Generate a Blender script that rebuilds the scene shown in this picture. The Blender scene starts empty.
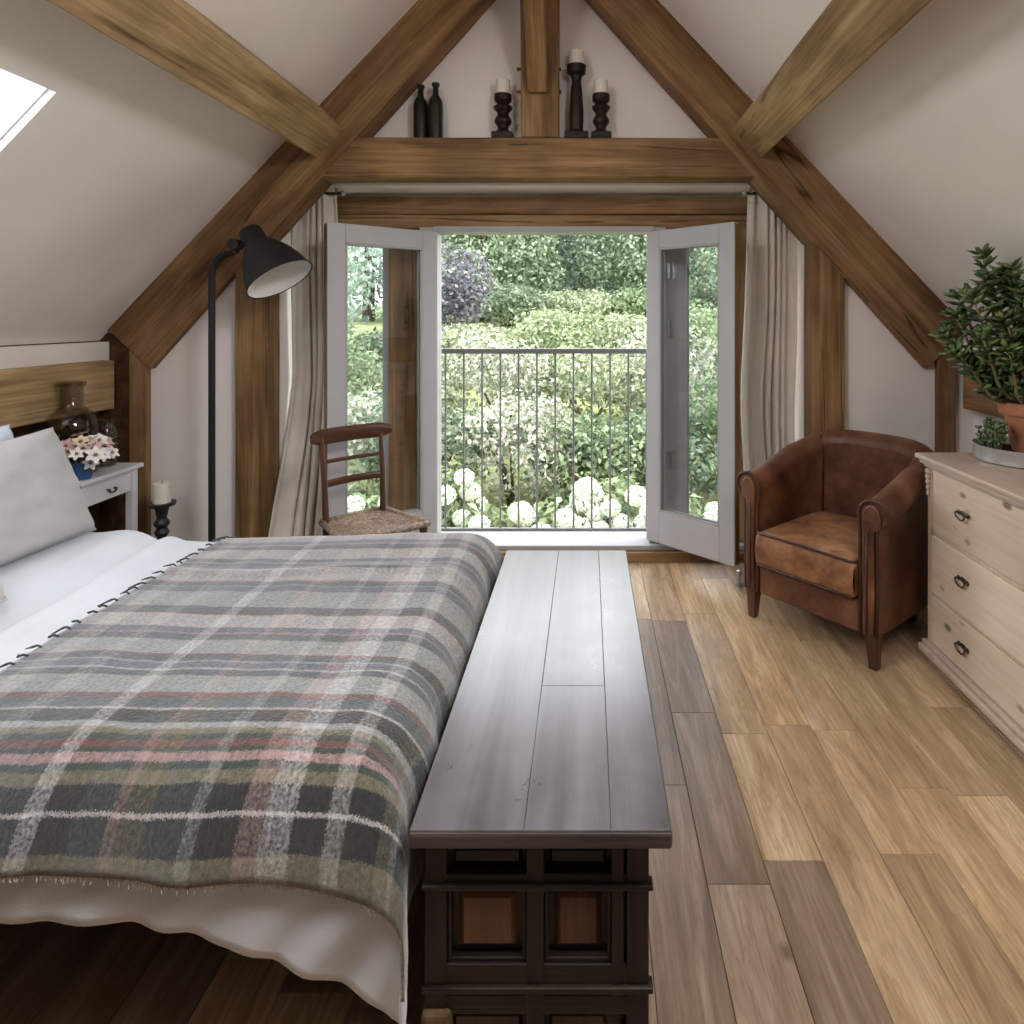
import bpy, bmesh, math, random
import numpy as np
from mathutils import Vector, Matrix, noise

random.seed(7)
rng = np.random.default_rng(7)
scene = bpy.context.scene
C = scene.collection
PI = math.pi

# ------------------------------------------------------------------ camera constants
F, VX, VY, EYE = 636.0, 588.0, 316.0, 1.55
XC, RIDGE, PITCH = -0.29, 4.12, 1.06           # ridge line of the roof


def ceil_z(x):
    return RIDGE - PITCH * abs(x - XC)


# ------------------------------------------------------------------ properties
def tag(o, label=None, cat=None, group=None, kind=None):
    if label: o['label'] = label
    if cat: o['category'] = cat
    if group: o['group'] = group
    if kind: o['kind'] = kind
    return o


def thing(name, label, cat, loc=(0, 0, 0), rotz=0.0, group=None, kind=None):
    o = bpy.data.objects.new(name, None)
    C.objects.link(o)
    o.empty_display_size = 0.1
    o.location = loc
    o.rotation_euler = (0, 0, rotz)
    return tag(o, label, cat, group, kind)


def dup(root, loc, rotz, label, group=None):
    r = root.copy(); C.objects.link(r)
    r.location = loc; r.rotation_euler = (0, 0, rotz); r['label'] = label
    if group: r['group'] = group
    for ch in list(root.children):
        c = ch.copy(); C.objects.link(c); c.parent = r
        for g in ch.children:
            d = g.copy(); C.objects.link(d); d.parent = c
    return r


# ------------------------------------------------------------------ mesh builder
class MB:
    def __init__(self):
        self.v, self.f, self.uv = [], [], None

    def add(self, vs, fs):
        b = len(self.v)
        self.v += [tuple(p) for p in vs]
        self.f += [tuple(i + b for i in f) for f in fs]
        return self

    def box(self, c, s, rot=None):
        x, y, z = s[0] / 2, s[1] / 2, s[2] / 2
        vs = [Vector((i * x, j * y, k * z)) for i in (-1, 1) for j in (-1, 1) for k in (-1, 1)]
        if rot is not None: vs = [rot @ p for p in vs]
        vs = [p + Vector(c) for p in vs]
        return self.add(vs, [(0, 1, 3, 2), (4, 6, 7, 5), (0, 4, 5, 1), (2, 3, 7, 6), (0, 2, 6, 4), (1, 5, 7, 3)])

    def bb(self, x0, x1, y0, y1, z0, z1):
        return self.box(((x0 + x1) / 2, (y0 + y1) / 2, (z0 + z1) / 2), (x1 - x0, y1 - y0, z1 - z0))

    def tube(self, pts, radii, n=10, cap=True, closed=False):
        pts = [Vector(p) for p in pts]
        if not hasattr(radii, '__len__'): radii = [radii] * len(pts)
        m = len(pts)
        rings = []
        up = None
        for i, p in enumerate(pts):
            if closed: d = pts[(i + 1) % m] - pts[i - 1]
            else: d = pts[min(i + 1, m - 1)] - pts[max(i - 1, 0)]
            if d.length < 1e-9: d = Vector((0, 0, 1))
            d.normalize()
            if up is None:
                up = Vector((0, 0, 1)) if abs(d.z) < 0.9 else Vector((1, 0, 0))
            a = d.cross(up)
            if a.length < 1e-6: a = d.orthogonal()
            a.normalize(); b = a.cross(d).normalized(); up = b
            rings.append([p + radii[i] * (math.cos(t) * a + math.sin(t) * b) for t in [2 * PI * k / n for k in range(n)]])
        vs = [q for r in rings for q in r]
        fs = []
        for i in range(m if closed else m - 1):
            j = (i + 1) % m
            for k in range(n):
                l = (k + 1) % n
                fs.append((i * n + k, i * n + l, j * n + l, j * n + k))
        if cap and not closed:
            fs.append(tuple(reversed(range(n)))); fs.append(tuple(range((m - 1) * n, m * n)))
        return self.add(vs, fs)

    def lathe(self, prof, c=(0, 0, 0), n=24, M=None, close=True):
        vs, fs = [], []
        for r, z in prof:
            for k in range(n):
                t = 2 * PI * k / n
                p = Vector((r * math.cos(t), r * math.sin(t), z))
                if M is not None: p = M @ p
                vs.append(p + Vector(c))
        m = len(prof)
        for i in range(m - 1):
            for k in range(n):
                l = (k + 1) % n
                fs.append((i * n + k, i * n + l, (i + 1) * n + l, (i + 1) * n + k))
        if close:
            fs.append(tuple(reversed(range(n)))); fs.append(tuple(range((m - 1) * n, m * n)))
        return self.add(vs, fs)

    def grid(self, nu, nv, fn, closed_u=False):
        vs = [fn(i / (nu - 1) if not closed_u else i / nu, j / (nv - 1)) for i in range(nu) for j in range(nv)]
        fs = []
        for i in range(nu if closed_u else nu - 1):
            k = (i + 1) % nu
            for j in range(nv - 1):
                fs.append((i * nv + j, k * nv + j, k * nv + j + 1, i * nv + j + 1))
        return self.add(vs, fs)

    def ell(self, c, r, nu=16, nv=10, M=None):
        vs, fs = [], []
        for j in range(1, nv):
            ph = PI * j / nv
            for i in range(nu):
                t = 2 * PI * i / nu
                p = Vector((r[0] * math.sin(ph) * math.cos(t), r[1] * math.sin(ph) * math.sin(t), r[2] * math.cos(ph)))
                if M is not None: p = M @ p
                vs.append(p + Vector(c))
        top = len(vs); p = Vector((0, 0, r[2])); p = M @ p if M is not None else p; vs.append(p + Vector(c))
        bot = len(vs); p = Vector((0, 0, -r[2])); p = M @ p if M is not None else p; vs.append(p + Vector(c))
        for j in range(nv - 2):
            for i in range(nu):
                k = (i + 1) % nu
                fs.append((j * nu + i, (j + 1) * nu + i, (j + 1) * nu + k, j * nu + k))
        for i in range(nu):
            k = (i + 1) % nu
            fs.append((top, i, k)); fs.append((bot, (nv - 2) * nu + k, (nv - 2) * nu + i))
        return self.add(vs, fs)

    def prism(self, poly, y0, y1, axis='Y'):
        """extrude a polygon: (x,z) along Y, (y,z) along X or (x,y) along Z"""
        def P(a, b, t):
            return {'Y': (a, t, b), 'X': (t, a, b), 'Z': (a, b, t)}[axis]
        n = len(poly)
        vs = [P(a, b, y0) for a, b in poly] + [P(a, b, y1) for a, b in poly]
        fs = [tuple(range(n)), tuple(reversed(range(n, 2 * n)))]
        for i in range(n):
            j = (i + 1) % n
            fs.append((i, n + i, n + j, j))
        return self.add(vs, fs)

    def build(self, name, mat, parent=None, smooth=None, bevel=0, seg=2, sub=0, solid=0, uvs=None, fixn=True):
        me = bpy.data.meshes.new(name)
        me.from_pydata(self.v, [], self.f)
        me.validate()
        if fixn:
            bm = bmesh.new(); bm.from_mesh(me)
            bmesh.ops.recalc_face_normals(bm, faces=bm.faces)
            bm.to_mesh(me); bm.free()
        if uvs is not None:
            lay = me.uv_layers.new(name='UVMap')
            for lp in me.loops: lay.data[lp.index].uv = uvs[lp.vertex_index]
        o = bpy.data.objects.new(name, me)
        C.objects.link(o)
        if isinstance(mat, (list, tuple)):
            for m in mat: me.materials.append(m)
        else: me.materials.append(mat)
        if parent is not None: o.parent = parent
        if smooth is not None:
            for p in me.polygons: p.use_smooth = True
            if smooth < 179: me.set_sharp_from_angle(angle=math.radians(smooth))
        if solid:
            s = o.modifiers.new('solid', 'SOLIDIFY'); s.thickness = solid; s.offset = 0
        if bevel:
            b = o.modifiers.new('bevel', 'BEVEL'); b.width = bevel; b.segments = seg
            b.limit_method = 'ANGLE'; b.angle_limit = math.radians(40)
        if sub:
            s = o.modifiers.new('sub', 'SUBSURF'); s.levels = sub; s.render_levels = sub
        return o


# ------------------------------------------------------------------ materials
class NT:
    def __init__(self, name):
        self.m = bpy.data.materials.new(name)
        self.m.use_nodes = True
        self.t = self.m.node_tree
        self.b = self.t.nodes['Principled BSDF']
        self.out = self.t.nodes['Material Output']

    def n(self, typ, **kw):
        nd = self.t.nodes.new(typ)
        for k, v in kw.items():
            if k in nd.inputs.keys() if isinstance(k, str) and k[0].isupper() else False: self.set(nd, k, v)
            else: setattr(nd, k, v)
        return nd

    def set(self, nd, k, v):
        if hasattr(v, 'is_output'): self.t.links.new(v, nd.inputs[k])
        else: nd.inputs[k].default_value = v

    def link(self, a, b): self.t.links.new(a, b)

    def math(self, op, a, b=None, clamp=False):
        nd = self.t.nodes.new('ShaderNodeMath'); nd.operation = op; nd.use_clamp = clamp
        self.set(nd, 0, a)
        if b is not None: self.set(nd, 1, b)
        return nd.outputs[0]

    def mix(self, fac, a, b, blend='MIX'):
        nd = self.t.nodes.new('ShaderNodeMix'); nd.data_type = 'RGBA'; nd.blend_type = blend
        self.set(nd, 0, fac); self.set(nd, 6, a); self.set(nd, 7, b)
        return nd.outputs[2]

    def ramp(self, fac, stops, interp='LINEAR'):
        nd = self.t.nodes.new('ShaderNodeValToRGB')
        cr = nd.color_ramp; cr.interpolation = interp
        while len(cr.elements) < len(stops): cr.elements.new(0.5)
        for e, (p, c) in zip(cr.elements, stops):
            e.position = p; e.color = c4(c)
        self.link(fac, nd.inputs[0])
        return nd.outputs[0]

    def coords(self, scale=(1, 1, 1), kind='Object', rnd=True):
        tc = self.t.nodes.new('ShaderNodeTexCoord')
        mp = self.t.nodes.new('ShaderNodeMapping')
        src = tc.outputs[kind]
        if rnd:
            oi = self.t.nodes.new('ShaderNodeObjectInfo')
            va = self.t.nodes.new('ShaderNodeVectorMath'); va.operation = 'ADD'
            k = self.math('MULTIPLY', oi.outputs['Random'], 41.0)
            self.link(src, va.inputs[0]); self.link(k, va.inputs[1])
            src = va.outputs[0]
        self.link(src, mp.inputs[0])
        mp.inputs['Scale'].default_value = scale
        return mp.outputs[0]

    def noise(self, vec, scale=5, detail=4, rough=0.5, dist=0.0):
        nd = self.t.nodes.new('ShaderNodeTexNoise')
        self.link(vec, nd.inputs['Vector'])
        nd.inputs['Scale'].default_value = scale; nd.inputs['Detail'].default_value = detail
        nd.inputs['Roughness'].default_value = rough; nd.inputs['Distortion'].default_value = dist
        return nd.outputs['Fac']

    def voro(self, vec, scale=5):
        nd = self.t.nodes.new('ShaderNodeTexVoronoi')
        self.link(vec, nd.inputs['Vector']); nd.inputs['Scale'].default_value = scale
        return nd.outputs['Distance']

    def bump(self, h, strength=0.3, dist=0.01):
        nd = self.t.nodes.new('ShaderNodeBump')
        nd.inputs['Strength'].default_value = strength; nd.inputs['Distance'].default_value = dist
        self.link(h, nd.inputs['Height']); self.link(nd.outputs[0], self.b.inputs['Normal'])

    def base(self, c, rough=0.5, spec=0.5, metal=0.0):
        self.set(self.b, 'Base Color', c if hasattr(c, 'is_output') else c4(c))
        self.set(self.b, 'Roughness', rough)
        self.b.inputs['Specular IOR Level'].default_value = spec
        self.b.inputs['Metallic'].default_value = metal
        return self


def c4(c): return (c[0], c[1], c[2], 1.0)


def hexc(r, g, b):
    f = lambda u: ((u / 255 + 0.055) / 1.055) ** 2.4 if u > 10 else u / 255 / 12.92
    return (f(r), f(g), f(b))


def plain(name, c, rough=0.5, spec=0.5, metal=0.0, var=0.12, nscale=6, bump=0.0, bscale=40):
    t = NT(name)
    v = t.coords()
    n = t.noise(v, nscale, 4)
    lo = tuple(x * (1 - var) for x in c); hi = tuple(min(1, x * (1 + var)) for x in c)
    t.base(t.ramp(n, [(0.3, lo), (0.7, hi)]), rough, spec, metal)
    if bump: t.bump(t.noise(v, bscale, 3), bump, 0.004)
    return t.m


def wood(name, dark, mid, light, axis='X', rough=0.6, spec=0.3, crack=0.6, fine=1.0, knots=0.0, coat=0.0, across=9.0, bump=0.35, grain=1.0):
    t = NT(name)
    s = [across] * 3; i = 'XYZ'.index(axis); s[i] = 0.9
    v = t.coords(s)
    s2 = [70.0 * fine] * 3; s2[i] = 1.6
    v2 = t.coords(s2)
    v3 = t.coords((1, 1, 1))
    n1 = t.noise(v, 1.0, 5, 0.6, 0.7)
    n2 = t.noise(v2, 1.0, 3, 0.6)
    n3 = t.noise(v3, 2.6, 3)
    col = t.ramp(n1, [(0.28, dark), (0.48, mid), (0.72, light)])
    col = t.mix(0.55 * grain, col, t.ramp(n2, [(0.3, (0.45, 0.42, 0.4)), (0.65, (1.15, 1.15, 1.12))]), 'MULTIPLY')
    col = t.mix(0.5 * grain, col, t.ramp(n3, [(0.32, (0.45, 0.42, 0.40)), (0.68, (1.2, 1.17, 1.14))]), 'MULTIPLY')
    h = t.math('ADD', n1, t.math('MULTIPLY', n2, 0.6))
    if crack > 0:
        s4 = [5.0] * 3; s4[i] = 0.20
        nc = t.noise(t.coords(s4), 1.0, 2, 0.45, 0.0)
        d = t.math('ABSOLUTE', t.math('SUBTRACT', nc, 0.52))
        line = t.math('SUBTRACT', 1.0, t.math('MULTIPLY', d, 95.0), True)
        msk = t.ramp(t.noise(v3, 3.5, 2), [(0.42, (0, 0, 0)), (0.52, (1, 1, 1))])
        line = t.math('MULTIPLY', t.math('MULTIPLY', line, msk), crack)
        col = t.mix(line, col, c4(tuple(x * 0.12 for x in dark)))
        h = t.math('SUBTRACT', h, t.math('MULTIPLY', line, 2.0))
    if knots > 0:
        sk = [1.0] * 3; sk[i] = 0.55
        vd = t.voro(t.coords(sk), 11.0)
        k = t.ramp(vd, [(0.10, (1, 1, 1)), (0.21, (0, 0, 0))])
        pick = t.ramp(t.noise(v3, 6.0, 1), [(0.46, (0, 0, 0)), (0.50, (1, 1, 1))])
        k = t.math('MULTIPLY', t.math('MULTIPLY', k, pick), knots)
        col = t.mix(k, col, c4(tuple(x * 0.35 for x in dark)))
    t.base(col, rough, spec)
    if coat:
        t.b.inputs['Coat Weight'].default_value = coat; t.b.inputs['Coat Roughness'].default_value = 0.25
    t.bump(h, bump, 0.006)
    return t.m


OD, OM, OL = (0.11, 0.058, 0.023), (0.265, 0.153, 0.069), (0.42, 0.265, 0.135)
M = {}
for ax in 'XYZ':
    M['oak' + ax] = wood('aged_oak_' + ax, OD, OM, OL, ax, 0.62, 0.25, 0.8)
M['oakpale'] = wood('pale_oak', (0.22, 0.14, 0.07), (0.45, 0.315, 0.17), (0.60, 0.455, 0.28), 'X', 0.65, 0.2, 0.55)
M['plaster'] = plain('plaster', (0.86, 0.815, 0.79), 0.9, 0.1, var=0.03, nscale=2.5, bump=0.12, bscale=18)
M['plank_wall'] = wood('dark_boards', (0.045, 0.022, 0.010), (0.10, 0.05, 0.022), (0.17, 0.09, 0.04), 'Y', 0.7, 0.2, 0.6)
M['paint'] = plain('grey_white_paint', (0.42, 0.42, 0.44), 0.45, 0.4, var=0.03)
M['paint2'] = plain('sill_paint', (0.36, 0.36, 0.37), 0.5, 0.4, var=0.03)
M['white'] = plain('white_paint', (0.74, 0.76, 0.79), 0.5, 0.35, var=0.04)
M['iron'] = plain('black_iron', (0.018, 0.018, 0.02), 0.45, 0.5, var=0.2)
M['railmetal'] = plain('dark_grey_metal', (0.17, 0.18, 0.18), 0.5, 0.5, var=0.1)
M['lampblack'] = plain('lamp_black', (0.011, 0.011, 0.012), 0.5, 0.4, var=0.1)
M['lampwhite'] = plain('lamp_lining', (0.75, 0.74, 0.72), 0.5, 0.3, var=0.02)
M['wax'] = plain('candle_wax', (0.80, 0.76, 0.66), 0.5, 0.4, var=0.04)
M['turned'] = wood('turned_dark_wood', (0.006, 0.003, 0.002), (0.018, 0.009, 0.006), (0.042, 0.021, 0.013), 'Z', 0.45, 0.3, 0.0, across=14)
M['bottle'] = plain('dark_bottle_glass', (0.008, 0.008, 0.006), 0.3, 0.4, var=0.2)
M['bottlegreen'] = plain('green_bottle_glass', (0.014, 0.017, 0.008), 0.3, 0.4, var=0.2)
M['mahogany'] = wood('chair_wood', (0.028, 0.011, 0.006), (0.085, 0.032, 0.015), (0.16, 0.065, 0.03), 'Z', 0.35, 0.5, 0.0, across=16)
M['mahoganyX'] = wood('chair_wood_rail', (0.028, 0.011, 0.006), (0.085, 0.032, 0.015), (0.16, 0.065, 0.03), 'X', 0.32, 0.5, 0.0, across=16)
M['chestwood'] = wood('chest_frame_wood', (0.005, 0.003, 0.002), (0.015, 0.008, 0.005), (0.034, 0.02, 0.013), 'X', 0.5, 0.35, 0.3, across=12)
M['chestwoodZ'] = wood('chest_stile_wood', (0.005, 0.003, 0.002), (0.015, 0.008, 0.005), (0.034, 0.02, 0.013), 'Z', 0.5, 0.35, 0.3, across=12)
M['chestpanel'] = wood('chest_panel_wood', (0.012, 0.005, 0.003), (0.06, 0.026, 0.010), (0.16, 0.075, 0.028), 'Z', 0.4, 0.4, 0.2, across=7)
M['chestfoot'] = wood('chest_foot_wood', (0.05, 0.03, 0.015), (0.16, 0.10, 0.05), (0.35, 0.25, 0.15), 'Z', 0.6, 0.3, 0.2, across=10)
M['bedwood'] = wood('bed_wood', (0.014, 0.006, 0.004), (0.04, 0.017, 0.010), (0.07, 0.03, 0.018), 'X', 0.5, 0.3, 0.0)
M['pineY'] = wood('pine_drawer', (0.56, 0.455, 0.34), (0.66, 0.545, 0.42), (0.72, 0.61, 0.49), 'Y', 0.6, 0.25, 0.0, knots=1.0, across=4, bump=0.08, grain=0.3)
M['pinetop'] = wood('pine_top', (0.42, 0.335, 0.26), (0.54, 0.44, 0.35), (0.62, 0.52, 0.43), 'Y', 0.42, 0.4, 0.1, knots=0.4, across=7, bump=0.12, grain=0.5)
M['pineZ'] = wood('pine_side', (0.48, 0.38, 0.27), (0.60, 0.49, 0.37), (0.68, 0.57, 0.45), 'Z', 0.6, 0.25, 0.0, knots=0.5, across=5, bump=0.12, grain=0.35)
M['pewter'] = plain('pewter', (0.10, 0.09, 0.085), 0.4, 0.5, 0.8, var=0.25)
M['steel'] = plain('hinge_steel', (0.42, 0.43, 0.45), 0.35, 0.5, 0.7, var=0.1)
M['galv'] = plain('galvanised_steel', (0.62, 0.64, 0.67), 0.34, 0.5, 0.7, var=0.18, nscale=18)
M['terracotta'] = plain('terracotta', (0.42, 0.175, 0.095), 0.75, 0.25, var=0.14, nscale=7, bump=0.1)
M['soil'] = plain('soil', (0.035, 0.024, 0.016), 0.95, 0.1, var=0.4, nscale=30, bump=0.6)
M['bark'] = plain('bark', (0.09, 0.062, 0.042), 0.9, 0.1, var=0.35, nscale=14, bump=0.6)
M['greystem'] = plain('succulent_stem', (0.22, 0.20, 0.10), 0.8, 0.2, var=0.25, nscale=14)
M['blueglaze'] = plain('blue_glaze', (0.035, 0.10, 0.22), 0.22, 0.6, var=0.35, nscale=16)
M['pinkpetal'] = plain('petal_pink', (0.72, 0.46, 0.46), 0.6, 0.2, var=0.15, nscale=40)
M['creampetal'] = plain('petal_cream', (0.80, 0.68, 0.52), 0.6, 0.2, var=0.12, nscale=40)
M['whitepetal'] = plain('petal_white', (0.84, 0.82, 0.80), 0.6, 0.2, var=0.06, nscale=40)
M['yellow'] = plain('flower_eye', (0.30, 0.13, 0.05), 0.7, 0.2, var=0.3, nscale=60)
M['mattress'] = plain('mattress_ticking', (0.70, 0.69, 0.67), 0.9, 0.1, var=0.04)
M['roofout'] = plain('roof_outer', (0.20, 0.13, 0.10), 0.9, 0.1, var=0.2)

# clear bottle and panes
def thin_glass(name, tint, refl=0.04, rough=0.0):
    t = NT(name)
    tr = t.n('ShaderNodeBsdfTransparent'); tr.inputs[0].default_value = c4(tint)
    gl = t.n('ShaderNodeBsdfGlossy'); gl.inputs['Roughness'].default_value = rough
    lw = t.n('ShaderNodeLayerWeight'); lw.inputs[0].default_value = 0.5
    mx = t.n('ShaderNodeMixShader')
    p5 = t.math('MULTIPLY', t.math('POWER', lw.outputs['Facing'], 5.0), 0.6)
    t.link(t.math('ADD', p5, refl, True), mx.inputs[0]); t.link(tr.outputs[0], mx.inputs[1]); t.link(gl.outputs[0], mx.inputs[2])
    t.link(mx.outputs[0], t.out.inputs[0])
    return t.m
M['glass'] = thin_glass('window_glass', (0.95, 0.97, 0.97), 0.05)
M['jarglass'] = thin_glass('jar_glass', (0.80, 0.78, 0.74), 0.05, 0.03)

# leather with worn, paler patches
def leather():
    t = NT('worn_tan_leather')
    v = t.coords()
    n1 = t.noise(v, 4.5, 6, 0.62, 0.4); n2 = t.noise(v, 26, 4, 0.6); n3 = t.noise(v, 170, 2)
    col = t.ramp(n1, [(0.28, (0.055, 0.018, 0.008)), (0.48, (0.125, 0.050, 0.024)), (0.66, (0.21, 0.098, 0.050)), (0.8, (0.33, 0.185, 0.105))])
    col = t.mix(0.5, col, t.ramp(n2, [(0.3, (0.6, 0.55, 0.52)), (0.65, (1.15, 1.1, 1.05))]), 'MULTIPLY')
    t.base(col, t.ramp(n2, [(0.2, (0.36,) * 3), (0.8, (0.55,) * 3)]), 0.45)
    t.bump(t.math('ADD', t.math('MULTIPLY', n3, 0.4), n2), 0.22, 0.004)
    return t.m
M['leather'] = leather()
def suede():
    t = NT('worn_cushion_leather')
    v = t.coords()
    n1 = t.noise(v, 6, 6, 0.62, 0.5); n2 = t.noise(v, 30, 4, 0.6)
    col = t.ramp(n1, [(0.28, (0.10, 0.04, 0.018)), (0.48, (0.26, 0.125, 0.058)), (0.7, (0.42, 0.24, 0.13))])
    col = t.mix(0.45, col, t.ramp(n2, [(0.3, (0.65, 0.6, 0.56)), (0.65, (1.15, 1.1, 1.05))]), 'MULTIPLY')
    t.base(col, 0.6, 0.3)
    t.bump(n2, 0.3, 0.005)
    return t.m
M['suede'] = suede()
M['welt'] = plain('dark_leather_welt', (0.055, 0.022, 0.012), 0.45, 0.4, var=0.25, nscale=20)

def cloth(name, c, rough=0.9, var=0.05, weave=420.0, sheen=0.2, bump=0.25):
    t = NT(name)
    v = t.coords()
    n = t.noise(v, 5, 4); w = t.noise(v, weave, 2)
    lo = tuple(x * (1 - var) for x in c); hi = tuple(min(1, x * (1 + var)) for x in c)
    t.base(t.ramp(n, [(0.3, lo), (0.7, hi)]), rough, 0.15)
    t.b.inputs['Sheen Weight'].default_value = sheen
    t.bump(t.math('ADD', n, t.math('MULTIPLY', w, 0.3)), bump, 0.006)
    return t.m
M['duvet'] = cloth('white_duvet_cotton', (0.58, 0.615, 0.67))
M['pillow'] = cloth('grey_linen', (0.44, 0.43, 0.435), var=0.06)
M['pillow2'] = cloth('warm_linen', (0.60, 0.575, 0.54), var=0.06)
M['pillowblue'] = cloth('pale_blue_cotton', (0.52, 0.60, 0.69))
M['linen'] = cloth('curtain_linen', (0.68, 0.625, 0.555), var=0.05, weave=260)

# plaid throw: two stripe lists crossed, in the cloth's own metre coordinates (UV)
def plaid():
    t = NT('plaid_wool')
    tc = t.n('ShaderNodeTexCoord')
    sp = t.n('ShaderNodeSeparateXYZ'); t.link(tc.outputs['UV'], sp.inputs[0])
    CH, SL, LG, LB, PK, MR, OV, WH, GN, BL = (hexc(46, 47, 45), hexc(76, 84, 90), hexc(146, 150, 148), hexc(168, 164, 163), hexc(156, 129, 128),
                                              hexc(110, 72, 70), hexc(112, 106, 88), hexc(190, 188, 190), hexc(62, 72, 64), hexc(94, 99, 113))
    wj = t.noise(t.coords((1, 1, 1), 'UV', False), 9, 3)
    u = t.math('ADD', sp.outputs[0], t.math('MULTIPLY', t.math('SUBTRACT', wj, 0.5), 0.016))
    hj = t.math('MULTIPLY', t.math('SUBTRACT', t.noise(t.coords((1, 1, 1), 'UV', False), 260, 2, 0.7), 0.5), 0.022)
    u = t.math('ADD', u, hj)
    w = t.math('ADD', sp.outputs[1], t.math('MULTIPLY', t.math('SUBTRACT', wj, 0.5), 0.012))
    w = t.math('ADD', w, hj)
    S = [(0, OV), (.03, CH), (.085, LB), (.0905, CH), (.135, OV), (.16, GN), (.172, PK), (.192, GN), (.204, MR), (.222, GN), (.236, OV), (.252, LG),
         (.27, CH), (.318, LB), (.326, SL), (.37, MR), (.39, LG), (.46, SL), (.485, LB), (.495, BL), (.525, LG), (.535, SL), (.56, MR),
         (.57, LG), (.645, SL), (.68, PK), (.69, BL), (.72, LB), (.80, MR), (.81, SL), (.85, LG)]
    S2 = [(0, LG), (.06, BL), (.10, LB), (.105, SL), (.14, PK), (.15, LB), (.24, BL), (.29, MR), (.30, LG), (.31, BL), (.34, LB), (.43, SL),
          (.47, PK), (.485, BL), (.52, LB), (.60, BL), (.64, LG), (.70, SL), (.74, LB), (.84, SL), (.9, LG)]
    rs = t.ramp(u, [(min(p, 1.0), c) for p, c in S], 'CONSTANT')
    rs2 = t.ramp(t.math('SUBTRACT', u, 0.9), S2, 'CONSTANT')
    rs = t.mix(t.math('GREATER_THAN', u, 0.9), rs, rs2)
    T = [(0, SL), (.05, LB), (.11, SL), (.2, LG), (.25, BL), (.33, SL), (.385, WH), (.425, CH), (.49, SL), (.56, PK), (.585, OV), (.64, SL), (.715, LG),
         (.745, CH), (.82, PK), (.865, WH), (.925, CH), (.99, LB)]
    T2 = [(0, LB), (.03, CH), (.11, OV), (.15, LG), (.17, SL), (.24, PK), (.27, CH), (.34, LG), (.4, SL)]
    rt = t.ramp(w, T, 'CONSTANT')
    rt2 = t.ramp(t.math('SUBTRACT', w, 1.0), T2, 'CONSTANT')
    rt = t.mix(t.math('GREATER_THAN', w, 1.0), rt, rt2)
    fuzz = t.noise(t.coords((1, 1, 1), 'UV', False), 130, 3, 0.65)
    f = t.math('MULTIPLY', t.math('SUBTRACT', fuzz, 0.5), 1.6)
    col = t.mix(t.math('ADD', 0.29, f, True), rs, rt)
    f2 = t.noise(t.coords((1, 1, 1), 'UV', False), 70, 4, 0.7)
    col = t.mix(0.75, col, t.ramp(f2, [(0.3, (0.34, 0.34, 0.35)), (0.7, (1.0, 0.985, 0.97))]), 'MULTIPLY')
    t.base(col, 0.95, 0.05)
    t.b.inputs['Sheen Weight'].default_value = 0.55
    t.b.inputs['Sheen Roughness'].default_value = 0.5
    t.bump(t.math('ADD', f2, fuzz), 0.4, 0.006)
    return t.m
M['plaid'] = plaid()
M['tassel'] = cloth('dark_wool_tassel', (0.06, 0.062, 0.07), var=0.4)
M['fringe'] = cloth('tan_wool_fringe', (0.36, 0.34, 0.28), var=0.3)

# lid of the chest: dark waxed boards
def lidmat():
    t = NT('waxed_lid')
    v = t.coords((14, 0.8, 14)); v1 = t.coords((1, 1, 1))
    n1 = t.noise(v, 1, 5, 0.6, 0.5); n2 = t.noise(v1, 7, 5, 0.6); n3 = t.noise(t.coords((60, 2.5, 60)), 1, 3)
    col = t.ramp(n1, [(0.25, (0.050, 0.044, 0.050)), (0.5, (0.088, 0.080, 0.090)), (0.75, (0.135, 0.126, 0.14))])
    col = t.mix(0.6, col, t.ramp(n2, [(0.3, (0.55, 0.53, 0.55)), (0.7, (1.3, 1.28, 1.28))]), 'MULTIPLY')
    t.base(col, t.ramp(n2, [(0.25, (0.24,) * 3), (0.75, (0.40,) * 3)]), 0.8)
    t.b.inputs['Coat Weight'].default_value = 1.0; t.b.inputs['Coat Roughness'].default_value = 0.24; t.b.inputs['Coat IOR'].default_value = 1.55
    t.bump(t.math('ADD', n3, t.math('MULTIPLY', n1, 0.6)), 0.06, 0.002)
    return t.m
M['lid'] = lidmat()
M['lidedge'] = wood('lid_edge_wood', (0.03, 0.022, 0.02), (0.07, 0.052, 0.048), (0.12, 0.095, 0.088), 'X', 0.5, 0.35, 0.2)

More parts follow.
